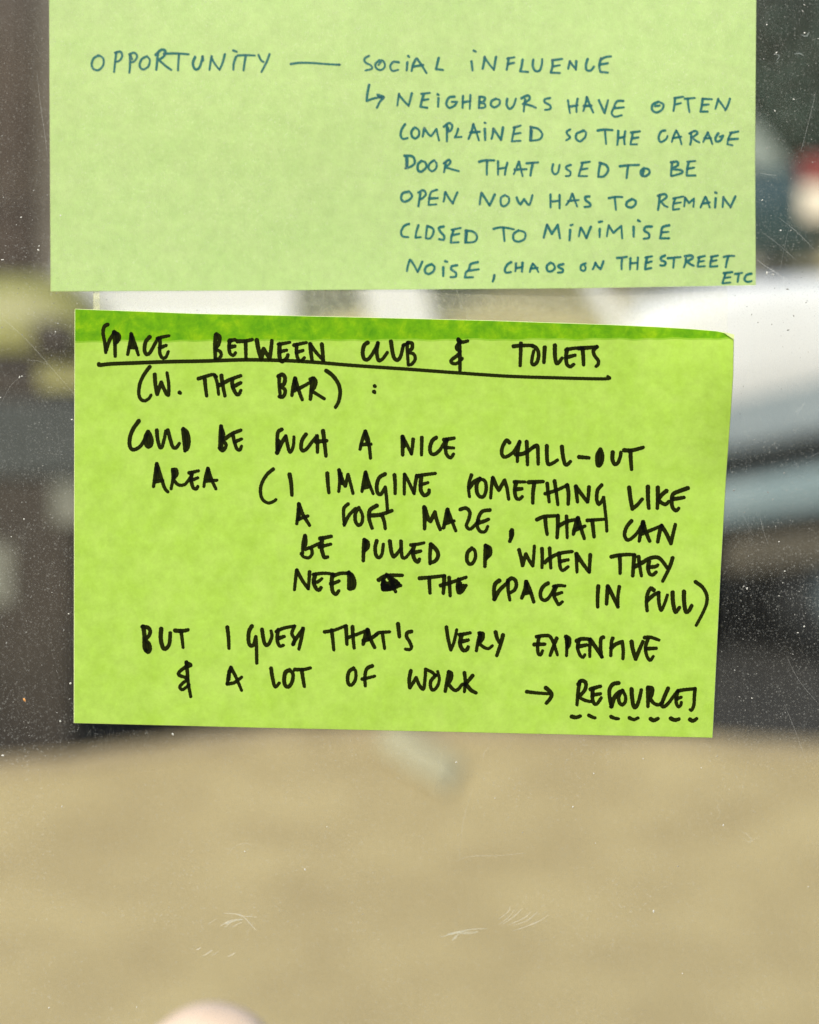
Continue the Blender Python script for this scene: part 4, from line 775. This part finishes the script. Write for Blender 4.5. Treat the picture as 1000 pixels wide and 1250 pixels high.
tbox('seat', XR(290), XR(520), .125, Wd - .125, .70, .872, M['seat'], .01)
tbox('dashboard', XR(522), XR(890), .125, Wd - .125, .70, .870, M['dash'], .01)
for x in (XR(1062), -1.45):
    wheel(truck, x, .06 + D0 - DG, .10, .246, .2, M['rim']); wheel(truck, x, Wd - .06 + D0 - DG, .10, .246, .2, M['rim'], -1)
truck.rotation_euler.z = TH
# --- dark teal hatchback far behind on the right
Ds = 15.9; sX = lambda px: (px - 500) * K * Ds; sZ = lambda py: H - (py - HZ) * K * Ds
car = thing('parked_car', 'dark teal hatchback with a red and cream tail lamp, far off at the right edge', 'car', (sX(700), Ds - DG, -.15))
xe = sX(1016)
def prof_ring(x):
    h = float(np.interp(x, [xe - 4.2, xe - 4.05, xe - 3.1, xe - .35, xe - .08, xe], [.45, .62, .88, .97, .96, .62]))
    e = float(np.interp(x, [xe - 4.2, xe - 3.9, xe - .25, xe], [.3, .0, .0, .22]))
    nr = [(x, e + .05, .08), (x, e, .30), (x, e, .62 * min(1, h / .9)), (x, e + .04, h - .05), (x, e + .12, h)]
    return [(a, b + Ds - DG, c) for a, b, c in nr + [(a, 1.7 - b, c) for a, b, c in reversed(nr)]]
v, f = loft([prof_ring(x) for x in np.linspace(xe - 4.2, xe, 24)]); add('body', v, f, M['teal_paint'], car, True)
cab = [(sX(972), .955), (sX(921), 1.47), (xe - 2.5, 1.49), (xe - 3.2, .955)]
v, f = extrude_poly(cab, Ds - DG + .14, Ds - DG + 1.56); add('cabin', v, f, M['teal_paint'], car)
gl = [(sX(966), .985), (sX(925), 1.435), (sX(880), 1.44), (sX(880), .985)]
v, f = extrude_poly(gl, Ds - DG + .12, Ds - DG + .139); add('rear_side_window', v, f, M['sky_grey_glass'], car)
gl = [(sX(875), .985), (sX(875), 1.44), (xe - 2.45, 1.44), (xe - 3.0, .985)]
v, f = extrude_poly(gl, Ds - DG + .12, Ds - DG + .139); add('side_window', v, f, M['sky_grey_glass'], car)
tail = box('tail_lamp', sX(978), xe + .03, Ds - DG - .02, Ds - DG + .25, sZ(268), sZ(226), M['cream_lamp'], car, .03)
box('tail_lamp', sX(980), xe + .02, Ds - DG - .015, Ds - DG + .25, sZ(225), sZ(192), M['red_lamp'], car, .03)
for x in (xe - .75, xe - 3.4): wheel(car, x, Ds - DG + .02, .15, .30, .2, M['chrome'])
for x in (xe - .75, xe - 3.4): wheel(car, x, Ds - DG + 1.68, .15, .30, .2, M['chrome'], -1)

# ------------------------------------------------------------------ garage, far left
gr = thing('garage', 'dark brown garage with vertical boarded doors far behind on the left', 'garage', (-6, 14.8, -.15))
box('wall', -13, -2.5, 14.82, 20, -.148, 4.6, M['garage_wall'], gr, .01)
dr = box('door', -9.6, -3.3, 14.77, 14.818, -.14, 3.9, M['timber'], gr)
m_ = None
for i in range(36):
    x = -9.58 + i * .172
    if i == 0:
        b0 = box('board', x, x + .160, 14.725, 14.768, -.12, 3.85, M['timber'], dr, .006)
    else:
        b = b0.copy(); C.objects.link(b); b.parent = dr; b.location.x += i * .172; b.location.y += random.uniform(-.006, .0)
v, f = extrude_poly([(-13.3, 4.61), (-2.8, 4.61), (-3.6, 5.2), (-12.6, 5.2)], 14.5, 20.3); add('roof', v, f, M['roof'], gr)

# ------------------------------------------------------------------ hedge, far right
hd = thing('hedge', 'tall dark green hedge behind the parked car at the upper right', 'hedge', (5, 21.5, -.15))
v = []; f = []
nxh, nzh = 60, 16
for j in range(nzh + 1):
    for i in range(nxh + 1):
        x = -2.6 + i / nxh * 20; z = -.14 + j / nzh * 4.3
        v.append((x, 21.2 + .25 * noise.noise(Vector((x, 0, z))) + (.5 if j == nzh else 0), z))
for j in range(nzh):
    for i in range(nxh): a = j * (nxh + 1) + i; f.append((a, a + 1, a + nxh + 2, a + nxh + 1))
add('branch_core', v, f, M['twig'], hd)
v = []; f = []
for k in range(22000):
    x = random.uniform(-2.8, 17.4); z = random.uniform(-.1, 4.35 + .3 * noise.noise(Vector((x * .8, 3, 0))))
    cl = noise.noise(Vector((x * 1.1, z * 1.1, 7)))
    y = 21.15 - .35 * cl - random.uniform(0, .35); s = random.uniform(.04, .10)
    a = Vector((random.uniform(-1, 1), random.uniform(-1, 1), random.uniform(-1, 1))).normalized(); b = a.orthogonal().normalized()
    p = Vector((x, y, z)); n0 = len(v)
    v += [p - a * s, p + b * s * .5, p + a * s, p - b * s * .5]; f.append((n0, n0 + 1, n0 + 2, n0 + 3))
o = add('foliage', v, f, M['leaf'], hd); o['kind'] = 'stuff'
